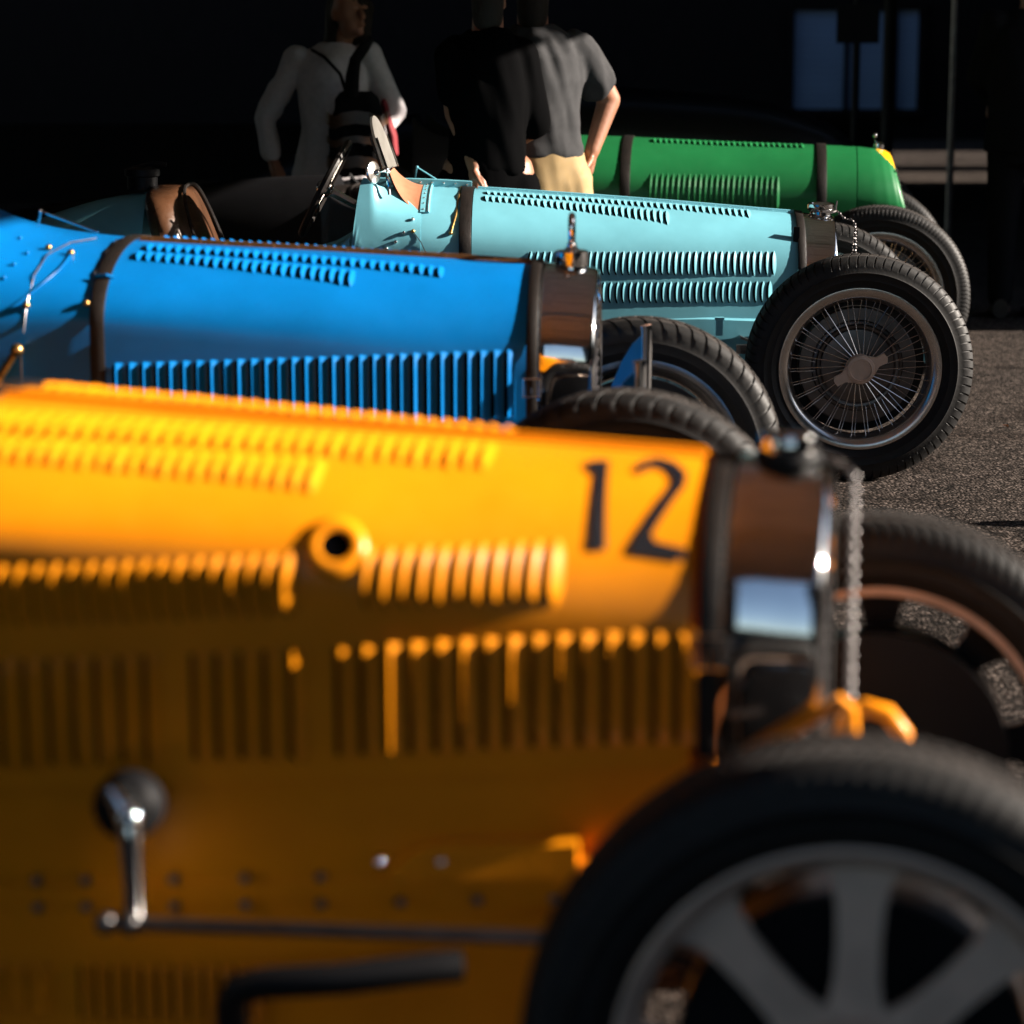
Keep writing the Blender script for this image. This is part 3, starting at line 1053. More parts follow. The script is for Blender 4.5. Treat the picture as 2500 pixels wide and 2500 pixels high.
louver_row(Flat(), [(-.93, .0), (-.93, .75), (-.725, .0), (-.725, .75)], 12, 'box', .008, .6, under, 'yellow', slot=.28)
s1 = strap(BA, -.190, .026, Y, off=.002, th=.003); buckle(BA, -.190, 1.0, .024, s1)
s2 = strap(BA, -1.14, .034, Y); buckle(BA, -1.14, 1.5, .028, s2)
radiator(BA, -.058, -.172, .36, Y)
m = MB(); m.revolve([(0, .030), (.028, .030), (.034, .027), (.036, .022), (.036, .008), (.030, .004), (.029, -.012)], 36, c=(-.112, 0, BA.zt(-.1) + .012), axis='z'); cap = m.build('radiator_cap', 'nickel', Y)
m = MB(); m.revolve([(.040, .012), (.043, .006), (.043, .0), (.036, -.006), (.036, -.016)], 32, c=(-.112, 0, BA.zt(-.1) + .006), axis='z'); m.build('cap_seal', 'black', cap)
chain([(-.07, -.02, .888), (-.045, -.055, .886), (-.030, -.07, .875), (-.027, -.07, .50)], .0062, .0085, Y)
# drag link, drop arm, bolts, lower tubes
m = MB(); m.revolve([(0, -.022), (.034, -.020), (.041, -.012), (.041, .012)], 36, c=(-.858, -.352, .505)); m.build('steering_box_cover', 'black', Y)
m = MB()
m.tube([(-.870, -.385, .536), (-.846, -.39, .503), (-.843, -.395, .46), (-.840, -.40, .42), (-.838, -.405, .384)], [.008, .016, .014, .0115, .013], 12)
m.sphere((-.846, -.392, .503), .016, 12, 8)
arm = m.build('drop_arm', 'nickel', Y)
m = MB(); m.tube([(-.868, -.42, .383), (-.10, -.45, .415)], .0085, 10); m.sphere((-.868, -.42, .383), .014, 10, 8); m.sphere((-.838, -.42, .384), .014, 10, 8); m.build('drag_link', 'steel', Y)
for x in (-1.05, -.983, -.925, -.82, -.735, -.645, -.551, -.46, -.37):
    for dz in (0, -.034):
        y = -(BA.w(x) * .985 - .010)
        stud((x, y, .405 - .02 * (-x) + dz + .012), (0, -1, 0), .0075, Y, 'steel', 'bolt')
for x in (-.572, -.50):
    stud((x, -(BA.w(x) * .985 + .006), .428), (0, -1, 0), .007, Y, 'nickel', 'bolt')
m = MB(); m.tube([(-.735, -.36, .20), (-.735, -.37, .27), (-.725, -.375, .293), (-.69, -.375, .303), (-.60, -.365, .310), (-.50, -.345, .322), (-.465, -.33, .322)], .019, 12); m.build('brake_tube', 'black', Y)
m = MB()
rings = []
for k_ in range(13):
    x_ = -.56 + k_ * .0183
    zt_ = .448 + .004 * k_ / 12 - .03 * max(0, 1 - k_ / 3.0) ** 2
    y_ = -(BA.w(x_) * .985 - .006)
    rings.append([Vector((x_, y_, .402)), Vector((x_, y_ - .012, .404)), Vector((x_, y_ - .012, zt_ - .006)), Vector((x_, y_ - .006, zt_)), Vector((x_, y_ + .01, zt_))])
m.loft_closed(rings); m.build('cover_plate', 'yellow', Y, smooth=30)
# painted dumb-iron loop ahead of the radiator
m = MB(); m.tube([(-.040, .0, .47), (-.043, .0, .52), (-.033, .0, .550), (-.010, .0, .566), (.017, .0, .560), (.037, .0, .535), (.045, .0, .49), (.045, .0, .45)], .012, 12); m.build('starting_handle_tube', 'yellow', Y)
running_gear(Y, BA, 'yellow', wheel_kind='cast', tyre='fine', spring_z=.355)
m = MB(); m.tube([(-.15, -.2, .545), (-.105, -.2, .578), (-.06, -.2, .612), (-.035, -.2, .628), (-.022, -.2, .618), (-.018, -.2, .57)], [.006, .008, .009, .009, .008, .007], 10); m.build('brake_arm', 'yellow', Y)
cockpit(BA, -1.56, -2.25, .70, .24, Y, 'yellow'); tail(BA, -2.25, -3.05, .90, .56, .38, .24, Y, 'yellow')
seat(-2.12, .35, .86, Y, 'leather_brown'); steering_wheel(-1.78, -.14, .90, Y)

# ================================================================== bright blue racing car
Bc = car_root('racing_car', (0.268, 5.54), 4.2, 'bright blue vintage racing car with ring-topped radiator cap')
hood = body_common(Bc, BB, 'blue', -.222, -1.10, .40)
T1 = [(-1.047, .131), (-1.0415, .244), (-.4137, .244), (-.4093, .376)]
T1b = [(-1.0491, .10), (-1.043, .215), (-.4136, .10), (-.4081, .24)]
louver_row(BB, T1, 31, 'round', .0070, .60, hood, 'blue', slot=.30)
louver_row(BB, T1b, 31, 'round', .0075, .62, hood, 'blue', side=1)
louver_row(BB, [(-1.0538, .269), (-1.0516, .379), (-.5971, .352), (-.5943, .521)], 23, 'round', .0070, .60, hood, 'blue', slot=.30)
louver_row(BB, [(-1.0637, 1.279), (-1.0637, 1.93), (-.2544, .893), (-.2543, 1.762)], 30, 'box', .0085, .58, hood, 'blue', slot=.27)
hinge(BB, -.225, -1.09, hood, 'hinge_brown', 16)
m = MB(); m.grid(skin_rows(SCUTTLE_B, -1.115, -1.56, 22)); sc = m.build('scuttle', 'blue', Bc, smooth=60)
side_panel(BB, -.215, -1.60, lambda x: .38, lambda x: BB.zbf(x) + .012, Bc, 'lower_side', 'blue', inset=.007)
side_panel(BB, -.30, -1.60, lambda x: .18, lambda x: .375, Bc, 'undertray', 'blue', inset=.016)
s1 = strap(BB, -1.108, .030, Bc, off=.003); buckle(BB, -1.108, 1.52, .026, s1)
m = MB(); m.tube([BB.off(-1.085, .60, -1, .008), BB.off(-1.10, .605, -1, .014), BB.off(-1.125, .60, -1, .008)], .004, 6); m.build('strap_loop', 'blue', s1)
s2 = strap(BB, -.212, .024, Bc, off=.004, u_max=1.75); buckle(BB, -.212, 1.30, .024, s2)
radiator(BB, -.078, -.196, .36, Bc)
zc = BB.zt(-.14)
m = MB(); m.revolve([(.034, -.012), (.037, .0), (.037, .026), (.031, .029), (.016, .031), (.011, .037), (.011, .044), (0, .044)], 32, c=(-.138, 0, zc + .006), axis='z'); cap = m.build('radiator_cap', 'nickel', Bc)
m = MB(); m.tube([(-.138, .016 * math.sin(a), zc + .078 - .032 * math.cos(a)) for a in np.linspace(0, 2 * math.pi, 29)], .0075, 10, caps=False); m.build('lifting_ring', 'nickel', cap)
for sd in (-1, 1):       # painted blades with bright leading tubes beside the radiator
    m = MB()
    prof = [(.010, .42), (.010, .690), (-.012, .668), (-.036, .628), (-.058, .575), (-.075, .50), (-.08, .42)]
    a = [Vector((x, sd * .30 - .006, z)) for x, z in prof]; b = [p + Vector((0, .012, 0)) for p in a]; k = len(a)
    m.add(a + b, [tuple(range(k)), tuple(range(2 * k - 1, k - 1, -1))] + [(i, i + k, (i + 1) % k + k, (i + 1) % k) for i in range(k)])
    o = m.build('shock_absorber_blade', 'blue', Bc, smooth=0)
    m = MB(); m.tube([(.020, sd * .30, .40), (.020, sd * .30, .70), (.018, sd * .30, .712)], [.013, .014, .014], 14); m.build('leading_tube', 'nickel', o)
SA = SCUTTLE_B
for x, u in ((-1.2529, .848), (-1.131, .823), (-1.2498, .322), (-1.1976, .356)):
    stud(SA.pt(x, u), SA.nrm(x, u), .0075, Bc, 'brass', 'tonneau_stud')
for x, u in ((-1.2852, .40), (-1.30, .52), (-1.31, .64), (-1.32, .25)):
    stud(SA.pt(x, u), SA.nrm(x, u), .0045, Bc, 'blue', 'rivet')
thin_line(SA, [(-1.175, .10), (-1.215, .22), (-1.243, .40), (-1.250, .60), (-1.2529, .848), (-1.258, 1.05)], .0013, Bc, 'cowl_cord', 'steel')
thin_line(SA, [(-1.13, .10), (-1.128, .3), (-1.128, .55), (-1.131, .823)], .0016, Bc, 'cowl_cord', 'steel')
thin_line(SA, [(-1.20, .3), (-1.195, .42), (-1.205, .55), (-1.235, .70), (-1.28, .86)], .0014, Bc, 'cowl_cord', 'blue')
thin_line(SA, [(-1.118, .0), (-1.12, .3), (-1.12, .7), (-1.12, 1.2), (-1.12, 1.8)], .004, Bc, 'cowl_bead', 'steel', lift=.002)
aero_wire(Bc, (-1.335, .06, .945), (-1.328, .06, .985), (-1.185, .0, .944), 'nickel')
m = MB(); m.tube([(-1.40, -.43, .50), (-1.33, -.43, .63), (-1.262, -.43, .735)], [.011, .009, .008], 10); m.sphere((-1.260, -.43, .738), .014, 14, 10); m.build('brake_lever', 'brass', Bc)
m = MB(); m.tube([(-1.262, -.392, .5), (-1.262, -.392, .74)], .002, 5); m.build('cowl_seam', 'steel', Bc)
running_gear(Bc, BB, 'blue', wheel_kind='wire', tyre='block', spring_z=.42)
cockpit(BB, -1.56, -2.25, .70, .24, Bc, 'blue'); tail(BB, -2.25, -3.05, .90, .56, .38, .24, Bc, 'blue')
seat(-2.12, .35, .86, Bc, 'leather_brown'); steering_wheel(-1.78, -.14, .92, Bc)

# ================================================================== pale blue racing car
Lc = car_root('racing_car', (1.078, 8.37), 1.1, 'pale turquoise vintage racing car with tan leather scuttle fairing and wire wheels')
hood = body_common(Lc, BL, 'pale_blue', -.152, -1.20, .30)
T1 = [(-1.153, .123), (-1.1517, .222), (-.3033, .08), (-.3086, .301)]
louver_row(BL, T1, 41, 'leaf', .0055, .60, hood, 'pale_blue', slot=.26)
louver_row(BL, [(-1.1553, .244), (-1.1552, .362), (-.572, .295), (-.5744, .506)], 29, 'leaf', .0060, .60, hood, 'pale_blue', slot=.30)
louver_row(BL, [(-1.01, .945), (-1.01, 1.254), (-.2317, .717), (-.2319, .959)], 38, 'leaf', .0052, .64, hood, 'pale_blue', slot=.32)
louver_row(BL, [(-1.01, 1.34), (-1.01, 1.63), (-.2447, 1.034), (-.2433, 1.509)], 37, 'leaf', .0055, .64, hood, 'pale_blue', slot=.32)
hinge(BL, -.155, -1.19, hood, 'pale_blue', 22)
# front part of the scuttle, then the side wings that rise to the cockpit
m = MB(); m.grid(skin_rows(BL, -1.232, -1.365, 8)); sc = m.build('scuttle', 'pale_blue', Lc, smooth=60)
m = MB()
rings = []
for i in range(9):
    x = -1.21 - i * .04
    rings.append([Vector((x, -.012, BL.zt(x) - .004)), Vector((x, -.008, BL.zt(x) + .022)), Vector((x, .006, BL.zt(x) + .024)), Vector((x, .010, BL.zt(x) - .004))])
m.loft_closed(rings); o = m.build('crest_flange', 'pale_blue', sc, smooth=30)
for i in range(8):
    x = -1.225 - i * .038
    stud((x, -.009, BL.zt(x) + .012), (0, -1, .2), .0035, Lc, 'nickel', 'rivet')
ze = smooth_interp([-1.362, -1.41, -1.45, -1.50, -1.525, -1.545, -1.585], [.792, .832, .858, .880, .900, .905, .66])
def y_wing(x, z):
    zs = BL.zt(x) - BL.b(x); w_ = BL.w(x)
    if z <= zs:
        return w_ * (1 - .012 * ((zs - z) / .3) ** 2)
    t = min(max((-1.362 - x) / .15, 0), 1)
    q = min(max((z - zs) / BL.b(x), 0), .999)
    ys = w_ * (1 - q ** 2.05) ** (1 / 2.05)
    yl = w_ - .22 * (z - zs) - .5 * (z - zs) ** 2
    return ys * (1 - t) + yl * t
for sd in (-1, 1):
    m = MB()
    outer, inner = [], []
    for i in range(25):
        x = -1.362 - i * (.218 / 24)
        top = ze(x) if i < 24 else .68
        ro = []
        for j in range(25):
            z = .41 + (top - .41) * j / 24
            ro.append(Vector((x - .06 * max(0, (.70 - z)) * (i / 24), sd * (y_wing(x, z) + .002), z)))
        outer.append(ro)
        inner.append([Vector((p.x, p.y - sd * .004, p.z)) for p in ro])
    m.grid(outer, flip=(sd > 0)); m.grid(inner, flip=(sd < 0))
    m.grid([[a[-1], b[-1]] for a, b in zip(outer, inner)]); m.grid([outer[-1], inner[-1]]); m.grid([outer[0], inner[0]])
    m.build('scuttle_wing', 'pale_blue', Lc, smooth=50)
for x, z in ((-1.388, .775), (-1.415, .735), (-1.440, .707), (-1.47, .685), (-1.505, .672), (-1.54, .668)):
    stud((x, -(y_wing(x, z) + .002), z), (0.05, -1, .25), .0062, Lc, 'nickel', 'rivet')
# leather fairing with its riveted strip
m = MB()
rows = []
for j in range(15):
    v = j / 14
    u = .015 + .555 * v
    a = BL.pt(-1.363, u) + Vector((0, 0, .003))
    t_ = Vector((-1.478 + .012 * v, -.03 - .20 * v, .945 - .02 * v))
    c1 = a * .35 + t_ * .65; c1.z = a.z + .10 * (t_.z - a.z)
    row = []
    for i in range(17):
        s_ = i / 16
        row.append(a * (1 - s_) ** 2 + c1 * 2 * s_ * (1 - s_) + t_ * s_ * s_)
    rows.append(row)
m.grid(rows); m.grid([[p + Vector((-.004, 0, -.005)) for p in r] for r in rows], flip=True)
m.build('leather_fairing', 'leather_tan', Lc, smooth=60)
m = MB()
rings = []
for j in range(25):
    u = .01 + .575 * j / 24
    n = BL.nrm(-1.355, max(u, .04))
    rings.append([BL.pt(-1.366, u) + n * .001, BL.pt(-1.366, u) + n * .005, BL.pt(-1.345, u) + n * .005, BL.pt(-1.340, u) + n * .009, BL.pt(-1.335, u) + n * .001])
m.loft_closed(rings); stp = m.build('fairing_strip', 'pale_blue', Lc, smooth=30)
for j in range(7):
    u = .04 + .51 * j / 6
    stud(BL.off(-1.356, u, -1, .004), BL.nrm(-1.356, u), .0028, stp, 'steel', 'rivet')
# windscreen
m = MB()
top_, bot_ = Vector((-1.524, -.13, 1.092)), Vector((-1.468, -.13, .925))
up_ = (top_ - bot_)
out = []
for k in range(21):
    a = math.pi * k / 20
    out.append(bot_ + up_ * (.30 + .70 * math.sin(a) ** .8) + Vector((-.010 * math.cos(a), -.115 * math.cos(a), 0)))
out = [bot_ + Vector((-.010, -.115, 0))] + out + [bot_ + Vector((.010, .115, 0))]
nn = Vector((up_.z, 0, -up_.x)).normalized() * .004
k = len(out)
m.add([p - nn for p in out] + [p + nn for p in out], [tuple(range(k)), tuple(range(2 * k - 1, k - 1, -1))] + [(i, i + k, (i + 1) % k + k, (i + 1) % k) for i in range(k)])
ws = m.build('windscreen', 'glass', Lc, smooth=0)
m = MB()
for sd in (-1, 1):
    for off_ in (-.009, .009):
        m.tube([bot_ + Vector((off_ + sd * .010, sd * .122, 0)), bot_ + up_ * .62 + Vector((off_ + sd * .010, sd * .122, 0))], .0042, 8)
m.tube([bot_ + Vector((0, -.122, 0)), bot_ + Vector((0, .122, 0))], .008, 8)
m.build('screen_frame', 'nickel', ws)
# mirror
m = MB()
mc = Vector((-1.507, -.335, .925)); mn = Vector((.86, -.48, .12)).normalized(); rt = mn.to_track_quat('Z', 'Y').to_matrix()
ring_at(mc, rt, [(.0, .008), (.022, .006), (.034, .002), (.037, -.003), (.034, -.008), (0, -.008)], mb=m)
mr = m.build('mirror', 'rim', Lc)
m = MB(); m.tube([mc + mn * .012, mc + Vector((.035, .045, .005)), mc + Vector((.042, .06, -.04)), (-1.462, -.285, .85)], .0055, 8); m.sphere(mc + mn * .012, .009, 10, 6); m.sphere(mc + Vector((.035, .045, .005)), .010, 10, 6); m.build('mirror_bracket', 'nickel', mr)
aero_wire(Lc, (-1.405, .10, .86), (-1.395, .10, .915), (-1.31, .10, .862), 'pale_blue')
for x, u in ((-1.3856, .814), (-1.2669, .818)):
    stud(BL.pt(x, u), BL.nrm(x, u), .007, Lc, 'brass', 'tonneau_stud')
m = MB(); m.tube([BL.off(-1.3856, .814, -1, .004), BL.off(-1.36, .93, -1, .006), BL.off(-1.34, 1.08, -1, .004)], .0016, 5); m.build('cowl_cord', 'steel', Lc)
thin_line(BL, [(-1.245, .0), (-1.247, .3), (-1.252, .6), (-1.2669, .818)], .0035, Lc, 'cowl_cord', 'brass')
thin_line(BL, [(-1.235, .0), (-1.235, .4), (-1.235, 1.0), (-1.235, 1.8)], .004, Lc, 'cowl_bead', 'steel', lift=.002)
side_panel(BL, -.15, -1.60, lambda x: .31, lambda x: BL.zbf(x) + .012, Lc, 'lower_side', 'pale_blue', inset=.007)
side_panel(BL, -.20, -1.60, lambda x: .19, lambda x: .303, Lc, 'undertray', 'pale_blue', inset=.016)
s1 = strap(BL, -1.222, .038, Lc, off=.003); buckle(BL, -1.222, 1.5, .03, s1)
s2 = strap(BL, -.142, .026, Lc, off=.004, u_max=1.8)
m = MB(); p_ = BL.off(-.160, .53, -1, .010); m.box(p_, (.020, .012, .05)); m.build('strap_guide', 'black', s2, smooth=0)
radiator(BL, -.024, -.128, .33, Lc)
zc = BL.zt(-.07)
m = MB(); m.revolve([(.036, -.012), (.036, .004), (.043, .008), (.045, .014), (.045, .028), (.041, .032), (.036, .031), (.034, .028), (0, .028)], 36, c=(-.066, 0, zc + .006), axis='z'); cap = m.build('radiator_cap', 'nickel', Lc)
m = MB(); m.tube([(-.020, -.02, zc + .012), (-.016, -.02, zc + .046)], .003, 6); m.tube([(-.066, -.048, zc + .012), (-.03, -.040, zc + .010), (-.018, -.02, zc + .012)], .004, 6); m.build('cap_lever', 'steel', cap)
chain([(-.016, -.02, zc + .015), (.01, -.03, zc - .012), (.035, -.03, zc - .014), (.045, -.03, zc - .035), (.050, -.03, .60)], .005, .009, Lc)
chain([(.045, -.03, zc - .035), (.036, -.03, .60)], .004, .009, Lc)
m = MB(); m.box((-.41, -.285, .43), (.022, .02, .05)); m.box((-.41, -.29, .46), (.03, .022, .008)); m.build('hood_catch', 'pale_blue', Lc, smooth=0)
m = MB(); m.box((-.30, -.275, .36), (.11, .03, .028)); m.build('frame_bracket', 'rim', Lc, smooth=0)
running_gear(Lc, BL, 'pale_blue', wheel_kind='wire', tyre='bar', spring_z=.38)
cockpit(BL, -1.585, -2.28, .62, .22, Lc, 'pale_blue')
tail(BL, -2.26, -3.1, .84, .52, .36, .22, Lc, 'pale_blue')
seat(-2.02, .32, .865, Lc, 'leather_brown'); steering_wheel(-1.68, -.13, .86, Lc)
m = MB(); m.revolve([(.05, -.02), (.05, .02), (.058, .024), (.058, .045), (.03, .052), (0, .052)], 24, c=(-2.29, -.02, .87), axis='z'); m.tube([(-2.35, -.02, .91), (-2.25, -.02, .935), (-2.21, -.02, .93)], .007, 8); m.build('filler_cap', 'black', Lc)

# ================================================================== green racing car
Gc = car_root('racing_car', (1.465, 10.35), 5.5, 'dark green vintage racing car with yellow-tipped sloping radiator cowl')
hood = body_common(Gc, BG, 'green', -.078, -1.14, .40)
louver_row(BG, [(-.8831, .10), (-.8811, .235), (-.2909, .08), (-.2916, .215)], 27, 'round', .008, .6, hood, 'green')
louver_row(BG, [(-.8886, .75), (-.8859, 1.38), (-.3886, .725), (-.3858, 1.336)], 24, 'round', .0045, .5, hood, 'green')
m = MB(); m.grid(skin_rows(BG, -1.152, -1.58, 16)); m.build('scuttle', 'green', Gc, smooth=60)
side_panel(BG, .0, -1.60, lambda x: .38, lambda x: BG.zbf(x) - .006, Gc, 'lower_side', 'green')
side_panel(BG, -.2, -1.60, lambda x: .20, lambda x: .375, Gc, 'undertray', 'green', inset=.016)
strap(BG, -.992, .040, Gc, off=.002); strap(BG, -.217, .040, Gc, off=.002)
# cowl: sloping painted shell round the radiator with a yellow top
m = MB()
rows = []
pts_ = [(-.026, 1.0), (.03, 1.0), (.065, .99), (.090, .965), (.105, .93), (.112, .88), (.108, .84)]
prof = []
for k_ in range(len(pts_) - 1):
    for q_ in range(5):
        f_ = q_ / 5
        prof.append((pts_[k_][0] * (1 - f_) + pts_[k_ + 1][0] * f_, 0, pts_[k_][1] * (1 - f_) + pts_[k_ + 1][1] * f_))
prof.append((.108, 0, .84))
for x, _, sc_ in prof:
    base = rad_section(BG, min(x, .10), .001, .36, nu=60)
    rr = []
    for p in base:
        zrel = BG.zt(.05) - p.z
        rr.append(Vector((x - .048 + .24 * max(zrel, 0) * (x + .026) / .138, p.y * sc_, .60 + (p.z - .60) * (1 - (1 - sc_) * .85))))
    rows.append(rr)
m.grid(rows, closed_u=True, flip=True)
fr = rows[-1]
# faces near the crest of the nose take the yellow paint
o_ = m.build('radiator_shell', ['green', 'amber'], Gc, smooth=50)
for poly in o_.data.polygons:
    c = poly.center
    if ((c.x - .075) / .075) ** 2 + (c.y / .125) ** 2 < 1 and c.z > .76:
        poly.material_index = 1
m = MB(); m.add([Vector((p.x - .004, p.y, p.z)) for p in fr], [tuple(range(len(fr)))])
for z in np.arange(.40, .82, .02):
    m.box((.064 + .24 * (BG.zt(.05) - z), 0, z), (.008, .30, .005))
m.build('radiator_core', 'rim', Gc, smooth=0)
m = MB(); m.revolve([(.022, -.01), (.024, .010), (.024, .022), (.012, .03), (0, .03)], 20, c=(.014, 0, BG.zt(.06) - .004), axis='z'); m.sphere((-.003, 0, BG.zt(.05) + .05), .010, 10, 8); m.tube([(.002, 0, BG.zt(.05) + .02), (-.003, 0, BG.zt(.05) + .05)], .004, 6); m.build('radiator_cap', 'nickel', Gc)
running_gear(Gc, BG, 'green', wheel_kind='wire', tyre='rib', spring_z=.42, base=2.95)
cockpit(BG, -1.58, -2.2, .64, .24, Gc, 'black_paint_and_shade'); tail(BG, -2.2, -3.6, .76, .60, .37, .24, Gc, 'black_paint_and_shade')  # green car's rear coloured black to stand for shade
seat(-2.06, .35, .72, Gc, 'leather_strap'); steering_wheel(-1.78, -.14, .66, Gc)

# ================================================================== dark car standing in the shade behind the green one
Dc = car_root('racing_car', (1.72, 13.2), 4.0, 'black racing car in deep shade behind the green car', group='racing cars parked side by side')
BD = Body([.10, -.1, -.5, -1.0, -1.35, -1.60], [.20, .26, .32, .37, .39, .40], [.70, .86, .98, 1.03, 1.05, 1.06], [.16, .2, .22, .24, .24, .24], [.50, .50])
body_common(Dc, BD, 'black_paint_and_shade', .06, -1.2, .40)
m = MB(); m.grid(skin_rows(BD, -1.205, -1.58, 10)); m.build('scuttle', 'black_paint_and_shade', Dc, smooth=60)
side_panel(BD, .0, -1.60, lambda x: .22, lambda x: .495, Dc, 'lower_side', 'black_paint_and_shade')
radiator(BD, .095, .058, .36, Dc, 'black_paint_and_shade')
running_gear(Dc, BD, 'black_paint_and_shade', wheel_kind='wire', tyre='rib', spring_z=.42)
cockpit(BD, -1.58, -2.2, .80, .24, Dc, 'black_paint_and_shade'); tail(BD, -2.2, -3.1, .90, .55, .37, .24, Dc, 'black_paint_and_shade')

# ================================================================== people
def capsule(mb, p0, p1, r0, r1, n=14, flat=1.0):
    p0, p1 = Vector(p0), Vector(p1)
    d = (p1 - p0); L = d.length; d.normalize()
    a = d.cross(Vector((0, 1, 0)))
    if a.length < 1e-3:
        a = d.cross(Vector((1, 0, 0)))
    a.normalize(); b = d.cross(a)
    rings = []
    for t, k in ((-1, .05), (-.8, .6), (-.45, .9), (0, 1)):
        rings.append((p0 + d * t * r0, r0 * k))
    for t in (.25, .5, .75):
        rings.append((p0 + d * L * t, r0 + (r1 - r0) * t))
    for t, k in ((0, 1), (.45, .9), (.8, .6), (1, .05)):
        rings.append((p1 + d * t * r1, r1 * k))
    mb.loft_closed([[c + (a * math.cos(2 * math.pi * i / n) + b * math.sin(2 * math.pi * i / n) * flat) * r for i in range(n)] for c, r in rings])

def ellring(mb, data, n=28):
    """data: list of (x, y, z, half width, half depth)"""
    mb.loft_closed([[Vector((x + a * math.cos(2 * math.pi * i / n), y + b * math.sin(2 * math.pi * i / n), z)) for i in range(n)] for x, y, z, a, b in data])

def fuse(mb, name, mt, parent, voxel=.011, smooth_n=4, disp=None):
    o = mb.build(name, mt, None, smooth=0)
    r = o.modifiers.new('r', 'REMESH'); r.mode = 'VOXEL'; r.voxel_size = voxel
    s = o.modifiers.new('s', 'SMOOTH'); s.iterations = smooth_n; s.factor = .5
    dg = bpy.context.evaluated_depsgraph_get()
    me = bpy.data.meshes.new_from_object(o.evaluated_get(dg))
    bpy.data.objects.remove(o)
    me.name = name
    if disp:
        nrm = [v.normal.copy() for v in me.vertices]
        for v, n in zip(me.vertices, nrm):
            v.co = v.co + n * disp(v.co)
    me.polygons.foreach_set('use_smooth', [True] * len(me.polygons))
    if not me.materials:
        me.materials.append(M[mt])
    me.update()
    ob = bpy.data.objects.new(name, me)
    col.objects.link(ob)
    ob.parent = parent
    return ob

def head(mb, c, s=1.0, turn=0.0):
    c = Vector(c)
    rt = Matrix.Rotation(turn, 3, 'Z')
    def P(x, y, z): return c + rt @ Vector((x * s, y * s, z * s))
    mb.sphere(P(0, .005, .025), (.076 * s, .094 * s, .095 * s), 20, 14)
    mb.sphere(P(0, -.022, -.045), (.056 * s, .068 * s, .070 * s), 18, 12)
    mb.sphere(P(0, -.070, -.085), (.028 * s, .024 * s, .022 * s), 12, 8)
    capsule(mb, P(0, -.086, .022), P(0, -.108, -.016), .010 * s, .016 * s, 10)
    for sd in (-1, 1):
        mb.sphere(P(sd * .078, .012, -.005), (.012 * s, .022 * s, .032 * s), 10, 8)
        mb.sphere(P(sd * .032, -.078, .026), (.020 * s, .012 * s, .010 * s), 10, 6)
    mb.sphere(P(0, -.090, -.050), (.027 * s, .012 * s, .010 * s), 10, 6)

def hand(mb, wrist, d, side, palm_n=(0, -1, 0), curl=.6):
    wrist = Vector(wrist); d = Vector(d).normalized(); pn = Vector(palm_n)
    pn = (pn - d * pn.dot(d)).normalized(); sx = d.cross(pn) * side
    capsule(mb, wrist, wrist + d * .075, .026, .034, 12, flat=.5)
    for k, (o, L) in enumerate(((-.030, .070), (-.010, .080), (.010, .076), (.029, .060))):
        b = wrist + d * .085 + sx * o
        k1 = b + (d + pn * curl * .4).normalized() * L * .45
        k2 = k1 + (d + pn * curl * 1.2).normalized() * L * .33
        k3 = k2 + (d + pn * curl * 2.0).normalized() * L * .26
        capsule(mb, b, k1, .0095, .009, 8); capsule(mb, k1, k2, .009, .008, 8); capsule(mb, k2, k3, .008, .007, 8)
    t0 = wrist + d * .03 - sx * .030
    t1 = t0 + (d * .7 - sx * .8 + pn * .3).normalized() * .042
    t2 = t1 + (d - sx * .15 + pn * .4).normalized() * .034
    capsule(mb, t0, t1, .013, .011, 8); capsule(mb, t1, t2, .011, .009, 8)

def shoe(parent, x, y, turn):
    m = MB()
    rt = Matrix.Rotation(turn, 3, 'Z')
    rows = []
    for i in range(13):
        t = i / 12
        yy = .07 - .29 * t
        w_ = .036 + .016 * math.sin(t * math.pi * .9)
        w_ *= (1 - max(0, (t - .85) / .15) ** 2 * .7)
        hgt = .085 - .055 * min(1, t * 1.5) + .01
        ring = []
        for k in range(14):
            a = 2 * math.pi * k / 14
            q = Vector((w_ * math.cos(a), yy, max(0.001, .5 * hgt + .5 * hgt * math.sin(a))))
            ring.append(rt @ q + Vector((x, y, 0)))
        rows.append(ring)
    m.loft_closed(rows)
    m.build('shoe', 'shoe', parent)

def folds(seed, amp, kx, kz):
    o = Vector((seed * 3.1, seed * 1.7, seed))
    def fn(c):
        p = Vector((c.x * kx + c.z * kx * .22, c.y * kx, c.z * kz)) + o
        v = noise.noise(p) + .5 * noise.noise(p * 2.1)
        return amp * (v - .15 + .8 * (1 - abs(noise.noise(p * 1.3 + o))) * .4)
    return fn

# ---- man in the charcoal T-shirt
man = tag(empty('person', (.075, 9.42, 0)), 'person in charcoal T-shirt and khaki trousers, hands in pockets, half sunlit', 'person', 'people by the cars')
m = MB()
head(m, (0.0, .01, 1.545), 1.0, R(200))
capsule(m, (0, .01, 1.34), (0, .0, 1.46), .060, .055)
ellring(m, [(0, 0, .86, .15, .10), (0, 0, 1.0, .145, .10), (0, 0, 1.15, .165, .105), (0, 0, 1.28, .16, .09), (0, 0, 1.36, .07, .06)])
for sd, el, wr in ((1, (.285, .13, 1.10), (.22, .06, .915)), (-1, (-.275, .02, 1.09), (-.21, -.05, .90))):
    capsule(m, (sd * .175, .04 if sd > 0 else 0, 1.285), el, .056, .043)
    capsule(m, el, wr, .043, .029)
    hand(m, wr, (-sd * .35, -.05, -1), sd, (-sd, -.2, 0))
    capsule(m, (sd * .10, 0, .88), (sd * .17, 0, .48), .085, .055)
    capsule(m, (sd * .17, 0, .48), (sd * .19, .02, .09), .052, .038)
fuse(m, 'body', 'skin', man, .0075, 3)
m = MB()
